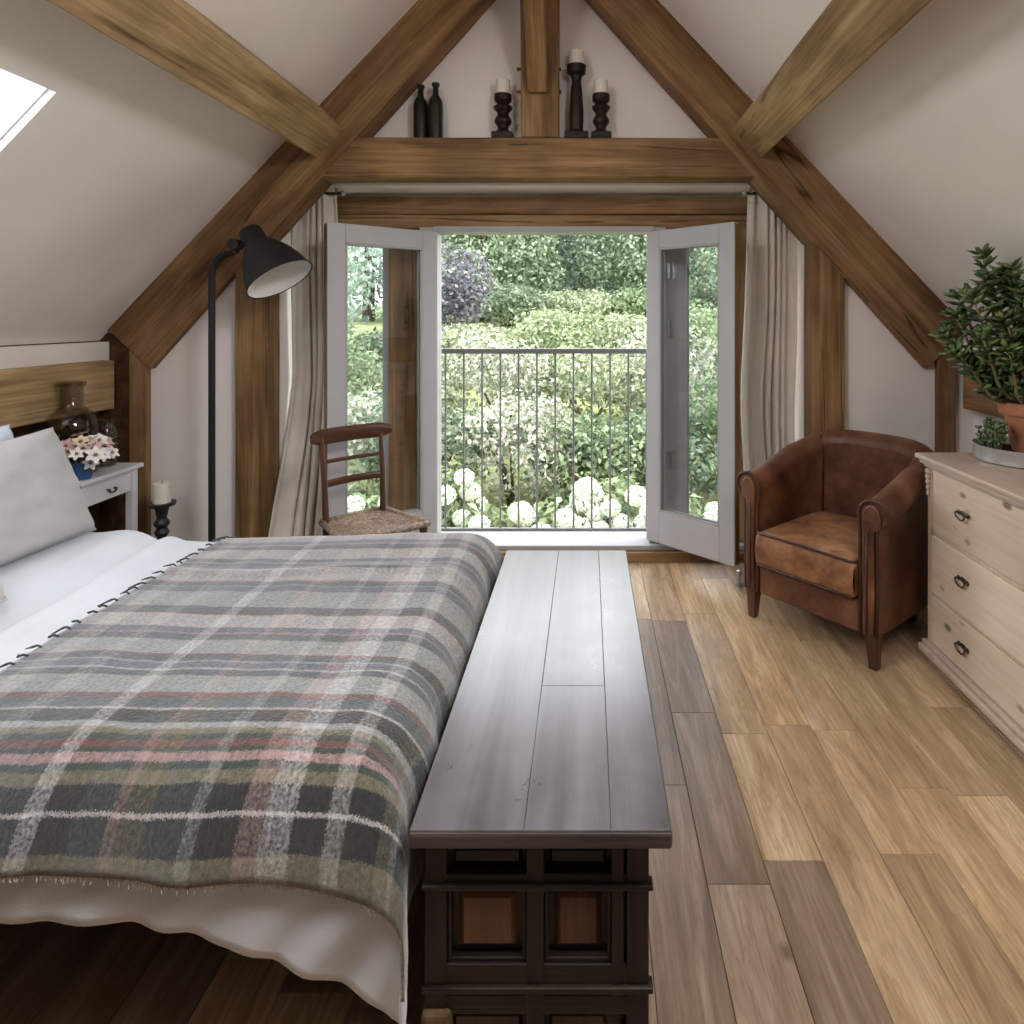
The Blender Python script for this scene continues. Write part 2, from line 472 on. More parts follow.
# oak floor: per board tone comes from a face-corner attribute, shade under the bed included
def floormat():
    t = NT('oak_floor_boards')
    at = t.n('ShaderNodeAttribute'); at.attribute_name = 'board'
    sp = t.n('ShaderNodeSeparateColor'); t.link(at.outputs['Color'], sp.inputs[0])
    tc = t.n('ShaderNodeTexCoord')
    off = t.n('ShaderNodeCombineXYZ')
    t.link(t.math('MULTIPLY', sp.outputs[1], 60.0), off.inputs[0]); t.link(t.math('MULTIPLY', sp.outputs[2], 60.0), off.inputs[1])
    va = t.n('ShaderNodeVectorMath'); va.operation = 'ADD'
    t.link(tc.outputs['Object'], va.inputs[0]); t.link(off.outputs[0], va.inputs[1])
    def mp(s):
        m = t.n('ShaderNodeMapping'); t.link(va.outputs[0], m.inputs[0]); m.inputs['Scale'].default_value = s
        return m.outputs[0]
    n1 = t.noise(mp((11, 1.1, 1)), 1, 5, 0.62, 1.1)
    n2 = t.noise(mp((90, 4, 1)), 1, 3)
    n3 = t.noise(mp((3, 1.5, 1)), 2, 3)
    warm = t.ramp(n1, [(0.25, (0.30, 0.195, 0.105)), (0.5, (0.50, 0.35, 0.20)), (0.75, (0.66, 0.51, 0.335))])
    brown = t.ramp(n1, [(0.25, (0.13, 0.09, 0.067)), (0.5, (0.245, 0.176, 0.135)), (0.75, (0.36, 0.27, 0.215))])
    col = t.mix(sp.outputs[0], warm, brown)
    n4 = t.noise(mp((22, 2.2, 1)), 1, 4, 0.6, 2.2)
    gl_ = t.math('SUBTRACT', 1.0, t.math('MULTIPLY', t.math('ABSOLUTE', t.math('SUBTRACT', n4, 0.5)), 14.0), True)
    col = t.mix(t.math('MULTIPLY', gl_, 0.35), col, c4((0.16, 0.095, 0.05)))
    tone2 = t.math('ADD', 0.78, t.math('MULTIPLY', sp.outputs[1], 0.42))
    cmb = t.n('ShaderNodeCombineColor'); [t.link(tone2, cmb.inputs[q]) for q in range(3)]
    col = t.mix(1.0, col, cmb.outputs[0], 'MULTIPLY')
    col = t.mix(0.5, col, t.ramp(n2, [(0.3, (0.6, 0.56, 0.52)), (0.65, (1.1, 1.1, 1.1))]), 'MULTIPLY')
    col = t.mix(0.4, col, t.ramp(n3, [(0.3, (0.72, 0.68, 0.64)), (0.7, (1.12, 1.1, 1.08))]), 'MULTIPLY')
    vk = t.voro(mp((1.5, 0.9, 1)), 3.2)
    k = t.ramp(vk, [(0.02, (1, 1, 1)), (0.10, (0, 0, 0))])
    kp = t.math('GREATER_THAN', t.noise(mp((0.8, 0.8, 1)), 2, 1), 0.52)
    col = t.mix(t.math('MULTIPLY', t.math('MULTIPLY', k, kp), 0.8), col, c4((0.07, 0.035, 0.018)))
    t.base(col, t.ramp(n2, [(0.2, (0.30,) * 3), (0.8, (0.42,) * 3)]), 0.5)
    t.bump(t.math('ADD', n1, n2), 0.12, 0.003)
    return t.m
M['floor'] = floormat()

# rush
def rush():
    t = NT('woven_rush')
    v = t.coords((1, 1, 1))
    n = t.noise(v, 55, 4, 0.6); n2 = t.noise(v, 9, 3)
    col = t.ramp(n, [(0.3, (0.13, 0.095, 0.07)), (0.7, (0.46, 0.36, 0.27))])
    col = t.mix(0.4, col, t.ramp(n2, [(0.3, (0.6, 0.55, 0.52)), (0.7, (1.15, 1.1, 1.1))]), 'MULTIPLY')
    t.base(col, 0.75, 0.2); t.bump(n, 0.6, 0.006)
    return t.m
M['rush'] = rush()


def leafmat(name, cols, rough=0.55, trans=0.3):
    t = NT(name)
    g = t.n('ShaderNodeNewGeometry')
    tc = t.n('ShaderNodeTexCoord')
    def soft(c, k=0.30, g=1.0):
        m_ = 0.35 * c[0] + 0.5 * c[1] + 0.15 * c[2]
        return tuple(g * (x * (1 - k) + m_ * k) for x in c)
    cols = [soft(c) for c in cols] if trans > 0.2 else cols
    col = t.ramp(g.outputs['Random Per Island'], [(i / max(1, len(cols) - 1), c) for i, c in enumerate(cols)])
    nn = t.noise(tc.outputs['Object'], 1.3, 3)
    col = t.mix(0.5, col, t.ramp(nn, [(0.3, (0.72, 0.78, 0.7)), (0.7, (1.2, 1.18, 1.1))]), 'MULTIPLY')
    t.base(col, rough, 0.35)
    tl = t.n('ShaderNodeBsdfTranslucent'); t.link(col, tl.inputs[0])
    mx = t.n('ShaderNodeMixShader'); mx.inputs[0].default_value = trans
    t.link(t.b.outputs[0], mx.inputs[1]); t.link(tl.outputs[0], mx.inputs[2]); t.link(mx.outputs[0], t.out.inputs[0])
    return t.m
M['leaf_mid'] = leafmat('leaf_mid', [(0.10, 0.17, 0.06), (0.17, 0.26, 0.10), (0.27, 0.36, 0.17)])
M['leaf_pale'] = leafmat('leaf_pale', [(0.18, 0.245, 0.11), (0.30, 0.37, 0.18), (0.45, 0.49, 0.29)])
M['leaf_sage'] = leafmat('leaf_sage', [(0.20, 0.26, 0.17), (0.33, 0.39, 0.26), (0.50, 0.52, 0.38), (0.55, 0.45, 0.38)])
M['leaf_dark'] = leafmat('leaf_dark', [(0.07, 0.12, 0.06), (0.15, 0.22, 0.11), (0.26, 0.35, 0.19)])
M['leaf_tree'] = leafmat('leaf_tree', [(0.17, 0.26, 0.13), (0.34, 0.47, 0.26), (0.52, 0.62, 0.41)])
M['leaf_blue'] = leafmat('leaf_bluegreen', [(0.19, 0.29, 0.21), (0.37, 0.50, 0.37), (0.54, 0.64, 0.51)])
M['leaf_purple'] = leafmat('leaf_purple', [(0.06, 0.055, 0.075), (0.13, 0.12, 0.16), (0.27, 0.255, 0.31)])
M['leaf_lime'] = leafmat('leaf_lime', [(0.17, 0.25, 0.09), (0.27, 0.36, 0.14), (0.40, 0.47, 0.23)])
M['leaf_jade'] = leafmat('leaf_jade', [(0.035, 0.065, 0.025), (0.07, 0.12, 0.04), (0.17, 0.23, 0.075)], 0.32, 0.05)
M['leaf_herb'] = leafmat('leaf_herb', [(0.05, 0.09, 0.04), (0.10, 0.16, 0.07), (0.22, 0.30, 0.15)], 0.5, 0.1)
M['blossom'] = leafmat('hydrangea_white', [(0.72, 0.76, 0.62), (0.82, 0.84, 0.76), (0.88, 0.89, 0.85)], 0.7, 0.15)
M['redflower'] = leafmat('red_flower', [(0.55, 0.16, 0.10), (0.68, 0.26, 0.18), (0.75, 0.36, 0.26)], 0.6, 0.2)

def groundmat():
    t = NT('garden_grass')
    v = t.coords(rnd=False)
    n = t.noise(v, 0.8, 5); n2 = t.noise(v, 14, 4)
    col = t.ramp(n, [(0.3, (0.14, 0.19, 0.07)), (0.7, (0.34, 0.36, 0.19))])
    col = t.mix(0.5, col, t.ramp(n2, [(0.3, (0.6, 0.6, 0.55)), (0.7, (1.2, 1.2, 1.1))]), 'MULTIPLY')
    t.base(col, 0.95, 0.1); t.bump(n2, 0.8, 0.05)
    return t.m
M['ground'] = groundmat()


# ================================================================== THE SETTING
XL, XR = -2.85, 2.27            # knee walls
YB, YT, YW, YD = -3.0, 3.70, 3.86, 4.12   # back wall, truss face, gable plaster, door plane

# ---- floor of separate oak boards, one mesh
def make_floor():
    vs, fs, cols = [], [], []
    r = random.Random(21)
    w = 0.172
    x = 0.153 - w * 18
    while x < XR + 0.1:
        y = YB - 0.1 - r.random()
        while y < YD + 0.06:
            L = r.choice((0.55, 0.75, 0.95, 1.15, 1.35))
            y1 = min(y + L, YD + 0.06)
            b = len(vs)
            g = 0.0018
            for (px, py) in ((x + g, y + g), (x + w - g, y + g), (x + w - g, y1 - g), (x + g, y1 - g)):
                vs.append((px, py, 0.0))
            for (px, py) in ((x, y), (x + w, y), (x + w, y1), (x, y1)):
                vs.append((px, py, -0.004))
            fs += [(b, b + 1, b + 2, b + 3)] + [(b + i, b + 4 + i, b + 4 + (i + 1) % 4, b + (i + 1) % 4) for i in range(4)]
            # the boards by the chest are browner oak, those by the armchair golden
            xm = x + w / 2
            brown = (xm < 0.52 and y < 2.55) or (xm < 0.70 and y < 1.75) or xm < 0.15  # under the bed the brown stands in for shade
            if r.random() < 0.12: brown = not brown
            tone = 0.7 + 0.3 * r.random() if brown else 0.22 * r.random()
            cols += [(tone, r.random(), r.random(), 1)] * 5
            y = y1
        x += w
    me = bpy.data.meshes.new('floor'); me.from_pydata(vs, [], fs)
    at = me.color_attributes.new('board', 'FLOAT_COLOR', 'CORNER')
    for p in me.polygons:
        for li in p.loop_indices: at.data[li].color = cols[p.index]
    me.materials.append(M['floor'])
    o = bpy.data.objects.new('floor', me); C.objects.link(o)
    tag(o, 'wide oak board floor running towards the open garden doors', 'floor', kind='structure')
    s = MB().bb(XL - 0.1, XR + 0.1, YB - 0.1, YD + 0.06, -0.25, -0.006).build('floor_slab', M['plank_wall'])
    tag(s, 'solid floor deck under the oak boards', 'floor', kind='structure')
make_floor()

# ---- walls
def struct(mb, name, mat, label, cat, **kw):
    return tag(mb.build(name, mat, **kw), label, cat, kind='structure')

struct(MB().bb(XL - 0.15, XL, YB, YW + 0.1, -0.2, 1.44), 'wall_left', M['plank_wall'], 'dark boarded knee wall behind the bed head and bedside table', 'wall')
struct(MB().bb(XL, XL + 0.055, YB, YT + 0.03, 1.25, 1.40), 'trim_6', M['plaster'], 'plaster strip where the slope meets the wall plate above the bed head', 'trim')
struct(MB().bb(XL, -2.672, YT + 0.012, YT + 0.036, 0, 1.45), 'trim_7', M['plank_wall'], 'dark strip standing in for the shadowed gap between the wall plate and the corner post', 'trim')  # dark strip put in for the shadow in the gap
struct(MB().bb(XR, XR + 0.15, YB, YW + 0.1, -0.2, 1.44), 'wall_right', M['plaster'], 'plastered knee wall behind the pine chest of drawers', 'wall')
PXL, PXR = -1.862, 1.303        # inner faces of the truss posts = sides of the door recess
wf = MB()
wf.bb(XL, PXL - 0.03, YT + 0.035, YD + 0.14, 0, 2.341)
wf.bb(PXR + 0.03, XR, YT + 0.035, YD + 0.14, 0, 2.341)
wf.bb(PXL - 0.03, PXL, YT + 0.15, YD + 0.14, 0, 2.341)
wf.bb(PXR, PXR + 0.03, YT + 0.15, YD + 0.14, 0, 2.341)
zc = 2.341
dx = (RIDGE - zc) / PITCH
wf.prism([(XC - dx, zc), (XC + dx, zc), (XC, RIDGE)], YW, YD + 0.14)
struct(wf, 'wall_far', M['plaster'], 'white plastered gable wall around the recessed garden doors', 'wall')
wb = MB()
wb.bb(XL, XR, YB - 0.15, YB, 0, 1.44)
dxb = (RIDGE - 1.44) / PITCH
wb.prism([(XC - dxb, 1.44), (XC + dxb, 1.44), (XC, RIDGE)], YB - 0.15, YB)
struct(wb, 'wall_back', M['plank_wall'], 'unseen back gable wall behind the viewer, boarded dark to cut bounced light', 'wall')  # out of view; dark boarding chosen to cut bounced light

# ---- sloping ceilings with skylight openings
def slope_xy(sign, d, lift=0.0):
    """point on a slope: d = horizontal distance from the ridge, lift = outwards along the normal"""
    n = Vector((sign * PITCH, 0, 1)).normalized()
    return (XC + sign * d + n.x * lift, RIDGE - PITCH * d + n.z * lift)

def slope(sign, holes, name, label):
    ys = sorted({YB, YD + 0.14, *[h[0] for h in holes], *[h[1] for h in holes]})
    ds = sorted({0.0, 2.62, *[h[2] for h in holes], *[h[3] for h in holes]})
    mb = MB()
    for a, b in zip(ys, ys[1:]):
        for c, d in zip(ds, ds[1:]):
            if any(h[0] <= a and b <= h[1] and h[2] <= c and d <= h[3] for h in holes): continue
            q = [slope_xy(sign, c), slope_xy(sign, d), slope_xy(sign, d, 0.22), slope_xy(sign, c, 0.22)]
            mb.prism(q, a, b)
    struct(mb, name, M['plaster'], label, 'ceiling', fixn=True)

HL = [(1.30, 2.325, 1.653, 2.36), (0.25, 1.25, 0.95, 1.60)]
HR = [(0.25, 1.25, 0.95, 1.60)]  # this opening and its bed-side twin are unseen, added to bring in light
slope(-1, HL, 'ceiling', 'white plastered slope of the roof above the bed')
slope(1, HR, 'ceiling_right', 'white plastered slope of the roof above the armchair')
k = 0
for sign, hs in ((-1, HL), (1, HR)):
    for (y0, y1, d0, d1) in hs:
        k += 1
        w = thing('window_%d' % k, ['roof window in the white slope above the bed', 'added unseen roof opening higher up on the bed side, for fill light', 'added unseen roof opening high up on the armchair side, for fill light'][k - 1], 'window', kind='structure')
        f = MB()
        for (a, b, c, d) in ((y0, y1, d0 - .02, d0 + 0.006), (y0, y1, d1 - 0.006, d1 + .02), (y0 - .02, y0 + 0.006, d0, d1), (y1 - 0.006, y1 + .02, d0, d1)):
            f.prism([slope_xy(sign, c, 0.03), slope_xy(sign, d, 0.03), slope_xy(sign, d, 0.23), slope_xy(sign, c, 0.23)], a, b)
        f.build('window_frame', M['white'], w)
        g = MB(); p = [slope_xy(sign, d0, 0.05), slope_xy(sign, d1, 0.05), slope_xy(sign, d1, 0.055), slope_xy(sign, d0, 0.055)]
        g.prism(p, y0, y1); g.build('pane', M['glass'], w)

# ---- oak timbers
def timber(name, p0, p1, w, h, nrm, mat, label, cat='beam', seed=0, rough=0.004, kind='structure', parent=None, bevel=0.008, taper=0.0):
    """a sawn beam from p0 to p1: w across (perpendicular to nrm), h along nrm; its own X axis runs along the grain"""
    p0, p1 = Vector(p0), Vector(p1)
    x = (p1 - p0).normalized(); z = Vector(nrm); z = (z - x * z.dot(x)).normalized(); y = z.cross(x)
    L = (p1 - p0).length
    n = max(2, int(L / 0.22))
    bm = bmesh.new()
    rings = []
    for i in range(n + 1):
        t = i / n * L
        ring = []
        for (a, b) in ((-1, -1), (0, -1), (1, -1), (1, 0), (1, 1), (0, 1), (-1, 1), (-1, 0)):
            e = Vector((t, a * w / 2, b * h / 2 + (taper * i / n if b > 0 else 0) + (taper * i / n / 2 if b == 0 else 0)))
            q = noise.noise_vector(Vector((t * 2.2 + seed * 9.1, a * 3 + seed, b * 3))) * rough
            ring.append(bm.verts.new(e + Vector((0, q.y, q.z))))
        rings.append(ring)
    for r0, r1 in zip(rings, rings[1:]):
        for i in range(8):
            j = (i + 1) % 8
            bm.faces.new((r0[i], r0[j], r1[j], r1[i]))
    bm.faces.new(list(reversed(rings[0]))); bm.faces.new(rings[-1])
    bmesh.ops.recalc_face_normals(bm, faces=bm.faces)
    me = bpy.data.meshes.new(name); bm.to_mesh(me); bm.free()
    me.materials.append(mat)
    o = bpy.data.objects.new(name, me); C.objects.link(o)
    o.matrix_world = Matrix((( x.x, y.x, z.x, p0.x), (x.y, y.y, z.y, p0.y), (x.z, y.z, z.z, p0.z), (0, 0, 0, 1)))
    b = o.modifiers.new('bevel', 'BEVEL'); b.width = bevel; b.segments = 2; b.limit_method = 'ANGLE'; b.angle_limit = math.radians(50)
    if parent is not None: o.parent = parent
    if label: tag(o, label, cat, kind=kind)
    return o

YM = (YT + YW) / 2
DT = YW - YT + 0.02
th = math.atan(PITCH)
RW = 0.25
for sgn in (-1, 1):
    nin = Vector((-sgn * math.sin(th), 0, -math.cos(th)))
    a = Vector((XC + sgn * 0.02, YM, RIDGE)) + nin * RW / 2
    dd = 2.50
    b = Vector((XC + sgn * dd, YM, RIDGE - PITCH * dd)) + nin * RW / 2
    timber('rafter', a, b, DT, RW, nin, M['oakX'], 'heavy sloping oak rafter on the %s side of the gable' % ('bed' if sgn < 0 else 'armchair'), 'beam', 3 + sgn, taper=0.085)
    # purlin, square to the slope, running from the rafter back over the room
    n = Vector((sgn * math.sin(th), 0, math.cos(th)))
    dc = 1.352
    c = Vector((XC + sgn * dc, 0, RIDGE - PITCH * dc)) - n * 0.100
    timber('purlin', (c.x, YT - 0.004, c.z), (c.x, YB, c.z), 0.235, 0.20, n, M['oakpale'],
           'pale oak purlin under the roof slope above the %s' % ('bed' if sgn < 0 else 'chest of drawers'), 'beam', 8 + sgn)
tie = timber('tie_beam', (XC - 1.36, YM - 0.002, 2.472), (XC + 1.36, YM - 0.002, 2.472), DT - 0.02, 0.233, (0, 0, 1), M['oakX'],
             'long horizontal oak tie beam above the garden doors', 'beam', 5)
kp = timber('king_post', (-0.283, YM + 0.006, 2.592), (-0.283, YM + 0.006, 3.85), DT - 0.02, 0.222, (1, 0, 0), M['oakX'],
            'short upright oak king post on the tie beam', 'beam', 6)
br = timber('ridge_brace', (-0.291, YT + 0.02, 2.87), (-0.291, 3.22, 3.62), 0.115, 0.10, (0, -1, 0.4), M['oakX'],
            'slender oak brace rising from the king post to the ridge', 'beam', 7)
timber('ridge_beam', (XC, YT, 3.86), (XC, YB, 3.86), 0.16, 0.22, (0, 0, 1), M['oakX'], 'oak ridge beam at the top of the roof', 'beam', 9)
pg = MB()
for px, pz in ((516, 64), (516, 87), (560, 64), (560, 87)):
    X = (px - VX) / F * YT; Z = EYE - (pz - VY) / F * YT
    sx = -1 if px < 540 else 1
    pg.tube([(-0.283 + sx * 0.10, YM, Z), (X + sx * 0.004, YM, Z)], 0.011, 8)
tag(pg.build('trim_1', M['oakX'], smooth=40), 'small round oak pegs sticking out of the king post', 'peg', kind='structure')
for sgn, x0, x1 in ((-1, -2.054, -1.862), (1, 1.303, 1.495)):
    timber('door_post', ((x0 + x1) / 2, YM - 0.01, 0), ((x0 + x1) / 2, YM - 0.01, ceil_z(x0 if sgn < 0 else x1) - 0.20), DT - 0.03, 0.192, (1, 0, 0), M['oakX'],
           'upright oak post between the curtain and the %s' % ('reading lamp' if sgn < 0 else 'armchair corner'), 'post', 11 + sgn)
for sgn, x0, x1 in ((-1, -2.672, -2.566), (1, 2.036, 2.147)):
    timber('corner_post', ((x0 + x1) / 2, YM - 0.005, 0), ((x0 + x1) / 2, YM - 0.005, 1.42), DT - 0.03, abs(x1 - x0), (1, 0, 0), M['oakX'],
           'thin oak corner post by the %s' % ('bedside table' if sgn < 0 else 'armchair'), 'post', 14 + sgn)
timber('wall_plate', (-2.79, YT - 0.03, 1.157), (-2.79, YB, 1.157), 0.12, 0.28, (0, 0, 1), M['oakpale'], 'broad oak wall plate along the bed head wall', 'beam', 21)
timber('wall_plate', (2.215, YT - 0.03, 1.157), (2.215, YB, 1.157), 0.11, 0.28, (0, 0, 1), M['oakX'], 'broad oak wall plate behind the potted plant', 'beam', 22)
timber('wall_brace', (-2.84, 3.62, 0.05), (-2.84, 2.95, 1.0), 0.03, 0.12, (0, 1, 1), M['oakX'], 'slanting oak wall brace behind the bedside table', 'beam', 23)
# lintel of two timbers and the oak mullion posts of the glazed screen
timber('lintel', (-1.84, 4.165, 2.262), (1.29, 4.165, 2.262), 0.16, 0.115, (0, 0, 1), M['oakX'], 'upper oak lintel over the garden doors', 'beam', 31)
timber('lintel', (-1.84, 4.18, 2.16), (1.29, 4.18, 2.16), 0.16, 0.088, (0, 0, 1), M['oakX'], 'lower thinner oak lintel over the garden doors', 'beam', 32)
timber('screen_post', (-1.19, 4.19, 0.05), (-1.19, 4.19, 2.12), 0.14, 0.21, (1, 0, 0), M['oakX'], 'oak post seen through the glass of the door by the chair', 'post', 33)
timber('screen_post', (1.02, 4.16, 0.05), (1.02, 4.16, 2.12), 0.14, 0.14, (1, 0, 0), M['oakX'], 'oak post between the side glass and the curtain by the armchair', 'post', 34)
rp = thing('door_jamb', 'grey painted jamb post with steel hinges behind the door by the armchair', 'jamb', (0.57, 4.19, 0), kind='structure')
MB().bb(-0.07, 0.07, -0.07, 0.07, 0.05, 2.12).build('jamb_post', M['paint'], rp, bevel=0.004)
for y in (271, 329, 459):
    z = EYE - (y - VY) / F * 4.12
    h = MB(); h.box((-0.03, -0.075, z), (0.055, 0.012, 0.10)); h.tube([(-0.03, -0.085, z - 0.05), (-0.03, -0.085, z + 0.05)], 0.009, 10)
    h.build('hinge', M['steel'], rp, smooth=40)
struct(MB().bb(-0.985, 0.42, 4.04, 4.20, 2.085, 2.12), 'trim_2', M['paint2'], 'pale painted head of the door frame under the lintel', 'trim', bevel=0.003)
struct(MB().bb(-1.08, -0.967, 4.08, 4.20, 0.09, 2.12).bb(0.39, 0.50, 4.08, 4.20, 0.09, 2.12), 'trim_3', M['paint'], 'grey painted side jambs of the door opening', 'trim', bevel=0.004)
struct(MB().bb(-1.84, 1.29, 4.03, 4.30, 0.062, 0.095), 'trim_4', M['paint2'], 'white painted sill under the garden doors', 'trim', bevel=0.006)
struct(MB().bb(-1.84, 1.29, 4.00, 4.28, 0.0, 0.062), 'trim_5', M['oakX'], 'oak threshold step below the white door sill', 'trim', bevel=0.005)
# fixed side lights
for i, (x0, x1) in enumerate(((-1.84, -1.295), (0.64, 0.95))):
    w = thing('window_%d' % (5 + i), 'fixed glazed side panel %s' % ('between the curtain and the oak post, behind the chair' if i == 0 else 'behind the door by the armchair'), 'window', (0, 4.19, 0), kind='structure')
    f = MB(); fw = 0.05 if i == 0 else 0.022
    f.bb(x0, x0 + fw, -0.03, 0.03, 0.09, 2.12); f.bb(x1 - fw, x1, -0.03, 0.03, 0.09, 2.12)
    f.bb(x0 + fw, x1 - fw, -0.03, 0.03, 0.09, 0.2); f.bb(x0 + fw, x1 - fw, -0.03, 0.03, 2.06, 2.12)
    f.build('window_frame', M['paint'], w, bevel=0.003)
    MB().bb(x0 + fw, x1 - fw, -0.004, 0.004, 0.2, 2.06).build('pane', M['glass'], w)

# ---- the two open door leaves
def door(n, label, hinge, direction, L, z0, z1, handle_side):
    ang = math.atan2(direction[1], direction[0])
    d = thing('door_%d' % n, label, 'door', (hinge[0], hinge[1], 0), ang, kind='structure')
    T = 0.05; sw, tr, bt = 0.10, 0.11, 0.20
    f = MB()
    f.bb(0, sw, -T / 2, T / 2, z0, z1); f.bb(L - sw, L, -T / 2, T / 2, z0, z1)
    f.bb(sw, L - sw, -T / 2, T / 2, z1 - tr, z1); f.bb(sw, L - sw, -T / 2, T / 2, z0, z0 + bt)
    f.build('door_frame', M['paint'], d, bevel=0.004)
    b = MB()
    for s in (-1, 1):
        y = s * (T / 2 - 0.006)
        for (a, c, e, g) in ((sw, sw + 0.012, z0 + bt, z1 - tr), (L - sw - 0.012, L - sw, z0 + bt, z1 - tr)):
            b.bb(a, c, y - 0.005, y + 0.005, e, g)
        b.bb(sw, L - sw, y - 0.005, y + 0.005, z1 - tr - 0.012, z1 - tr); b.bb(sw, L - sw, y - 0.005, y + 0.005, z0 + bt, z0 + bt + 0.012)
    b.build('glazing_bead', M['paint2'], d)
    MB().bb(sw - 0.01, L - sw + 0.01, -0.004, 0.004, z0 + bt - 0.01, z1 - tr + 0.01).build('pane', M['glass'], d)
    e = MB().bb(L, L + 0.004, -T / 2 + 0.004, T / 2 - 0.004, z0 + 0.01, z1 - 0.01); e.build('weather_seal', M['oakZ'], d)
    for z in (z0 + 0.25, (z0 + z1) / 2, z1 - 0.2):
        MB().tube([(-0.012, handle_side * T / 2, z - 0.05), (-0.012, handle_side * T / 2, z + 0.05)], 0.010, 10).build('hinge', M['steel'], d, smooth=40)
    return d
door(1, 'grey glazed garden door standing open beside the rush chair', (-0.965, 4.03), (-0.764, -0.646), 0.675, 0.14, 2.08, -1)
door(2, 'grey glazed garden door standing open beside the armchair', (0.385, 4.03), (0.715, -0.70), 0.635, 0.14, 2.08, 1)
ds = thing('door_stop', 'small metal door stop on the floor under the open door by the armchair', 'door stop', (0.87, 3.66, 0))
s = MB().lathe([(0.022, 0), (0.022, 0.012), (0.010, 0.02), (0.010, 0.06), (0.016, 0.065), (0.016, 0.085), (0.004, 0.09)], n=14); s.build('peg', M['steel'], ds, smooth=40)

# ---- railing outside
rl = thing('balcony_railing', 'dark grey metal balcony railing across the open garden doors', 'railing', (-0.29, 4.40, 0))
MB().bb(-0.82, 0.82, -0.02, 0.02, 1.29, 1.325).build('top_rail', M['railmetal'], rl, bevel=0.004)
MB().bb(-0.82, 0.82, -0.015, 0.015, 0.055, 0.085).build('bottom_rail', M['railmetal'], rl, bevel=0.003)
for i in range(13):
    xx = (464 - VX) / F * 4.4 + 0.29 + (i - 1) * 0.1265 - 0.128
    if abs(xx) < 0.8: MB().tube([(xx, 0, 0.07), (xx, 0, 1.30)], 0.007, 8).build('baluster', M['railmetal'], rl, smooth=40)
for s in (-1, 1):
    MB().bb(s * 0.80 - 0.012, s * 0.80 + 0.012, -0.12, 0.012, 0.3, 0.33).build('bracket', M['railmetal'], rl)

# ---- curtains
def curtain(label, xa, xb, y, ztop, zbot, folds, flare, seed, gather):
    r = random.Random(seed)
    ph = [r.uniform(-0.5, 0.5) for _ in range(folds + 2)]
    nu, nv = folds * 12 + 1, 40
    def fn(u, v):
        z = ztop + (zbot - ztop) * v
        w0, w1 = xa, xb
        fa, fb = flare(v)
        x = w0 + fa + (w1 + fb - w0 - fa) * u
        k = folds * (u + 0.045 * math.sin(2 * PI * (u * 1.7 + seed * .37)) + 0.03 * math.sin(2 * PI * (u * 2.9 + seed)))
        q = noise.noise(Vector((u * 3.1 + seed, v * 1.6, 0.3)))
        amp = (0.030 + 0.016 * math.sin(u * 7 + seed)) * (0.75 + 0.35 * v) + 0.014 * noise.noise(Vector((u * 5, v * 2.2, seed)))
        yy = y + amp * math.sin(2 * PI * (k + 0.16 * q * v * 3)) - gather(u, v)
        x += 0.012 * math.cos(2 * PI * k + 1.0) + 0.045 * v * noise.noise(Vector((u * 3, v * 2.8, seed + 5)))
        return (x, yy, z)
    mb = MB().grid(nu, nv, fn)
    root = thing('curtain', label, 'curtain', (0, 0, 0), group=None)
    mb.build('curtain_drop', M['linen'], root, smooth=180, solid=0.004, fixn=False)
    hd = MB()
    def fh(u, v):
        p = fn(u, 0); return (p[0], p[1] - 0.004, ztop + 0.005 - 0.05 * v)
    hd.grid(nu, 3, fh); hd.build('heading', M['linen'], root, smooth=180, solid=0.005, fixn=False)
    return root
curtain('gathered linen curtain hanging beside the reading lamp, flaring out at its foot', -1.835, -1.56, 3.945, 2.292, 0.02, 6,
        lambda v: (-0.045 * max(0, v - 0.45) * 1.8, 0.03 * math.sin(v * 5)), 3, lambda u, v: 0.62 * max(0, v - 0.5) * (1 - u) ** 1.3 + 0.02 * math.sin(v * 7))
curtain('gathered linen curtain hanging straight down behind the armchair', 1.00, 1.285, 3.945, 2.292, 0.02, 6,
        lambda v: (-0.03 * math.sin(v * PI), 0.0), 11, lambda u, v: 0.02 * math.sin(v * 6))
for sgn, xa, xb in ((-1, -1.84, -1.52), (1, 0.97, 1.29)):
    cr = thing('curtain_rod', 'short dark curtain rod in the door recess above the curtain by the %s' % ('lamp' if sgn < 0 else 'armchair'), 'curtain rod', ((xa + xb) / 2, 3.945, 2.312))
    h = (xb - xa) / 2
    MB().tube([(-h, 0, 0), (h, 0, 0)], 0.008, 10).build('rod', M['iron'], cr, smooth=40)
    MB().ell((-sgn * h, 0, 0), (0.016, 0.016, 0.016)).build('finial', M['steel'], cr, smooth=180)
    MB().bb(-sgn * (h - 0.04) - 0.008, -sgn * (h - 0.04) + 0.008, -0.008, 0.008, 0.0, 0.03).build('bracket', M['steel'], cr)


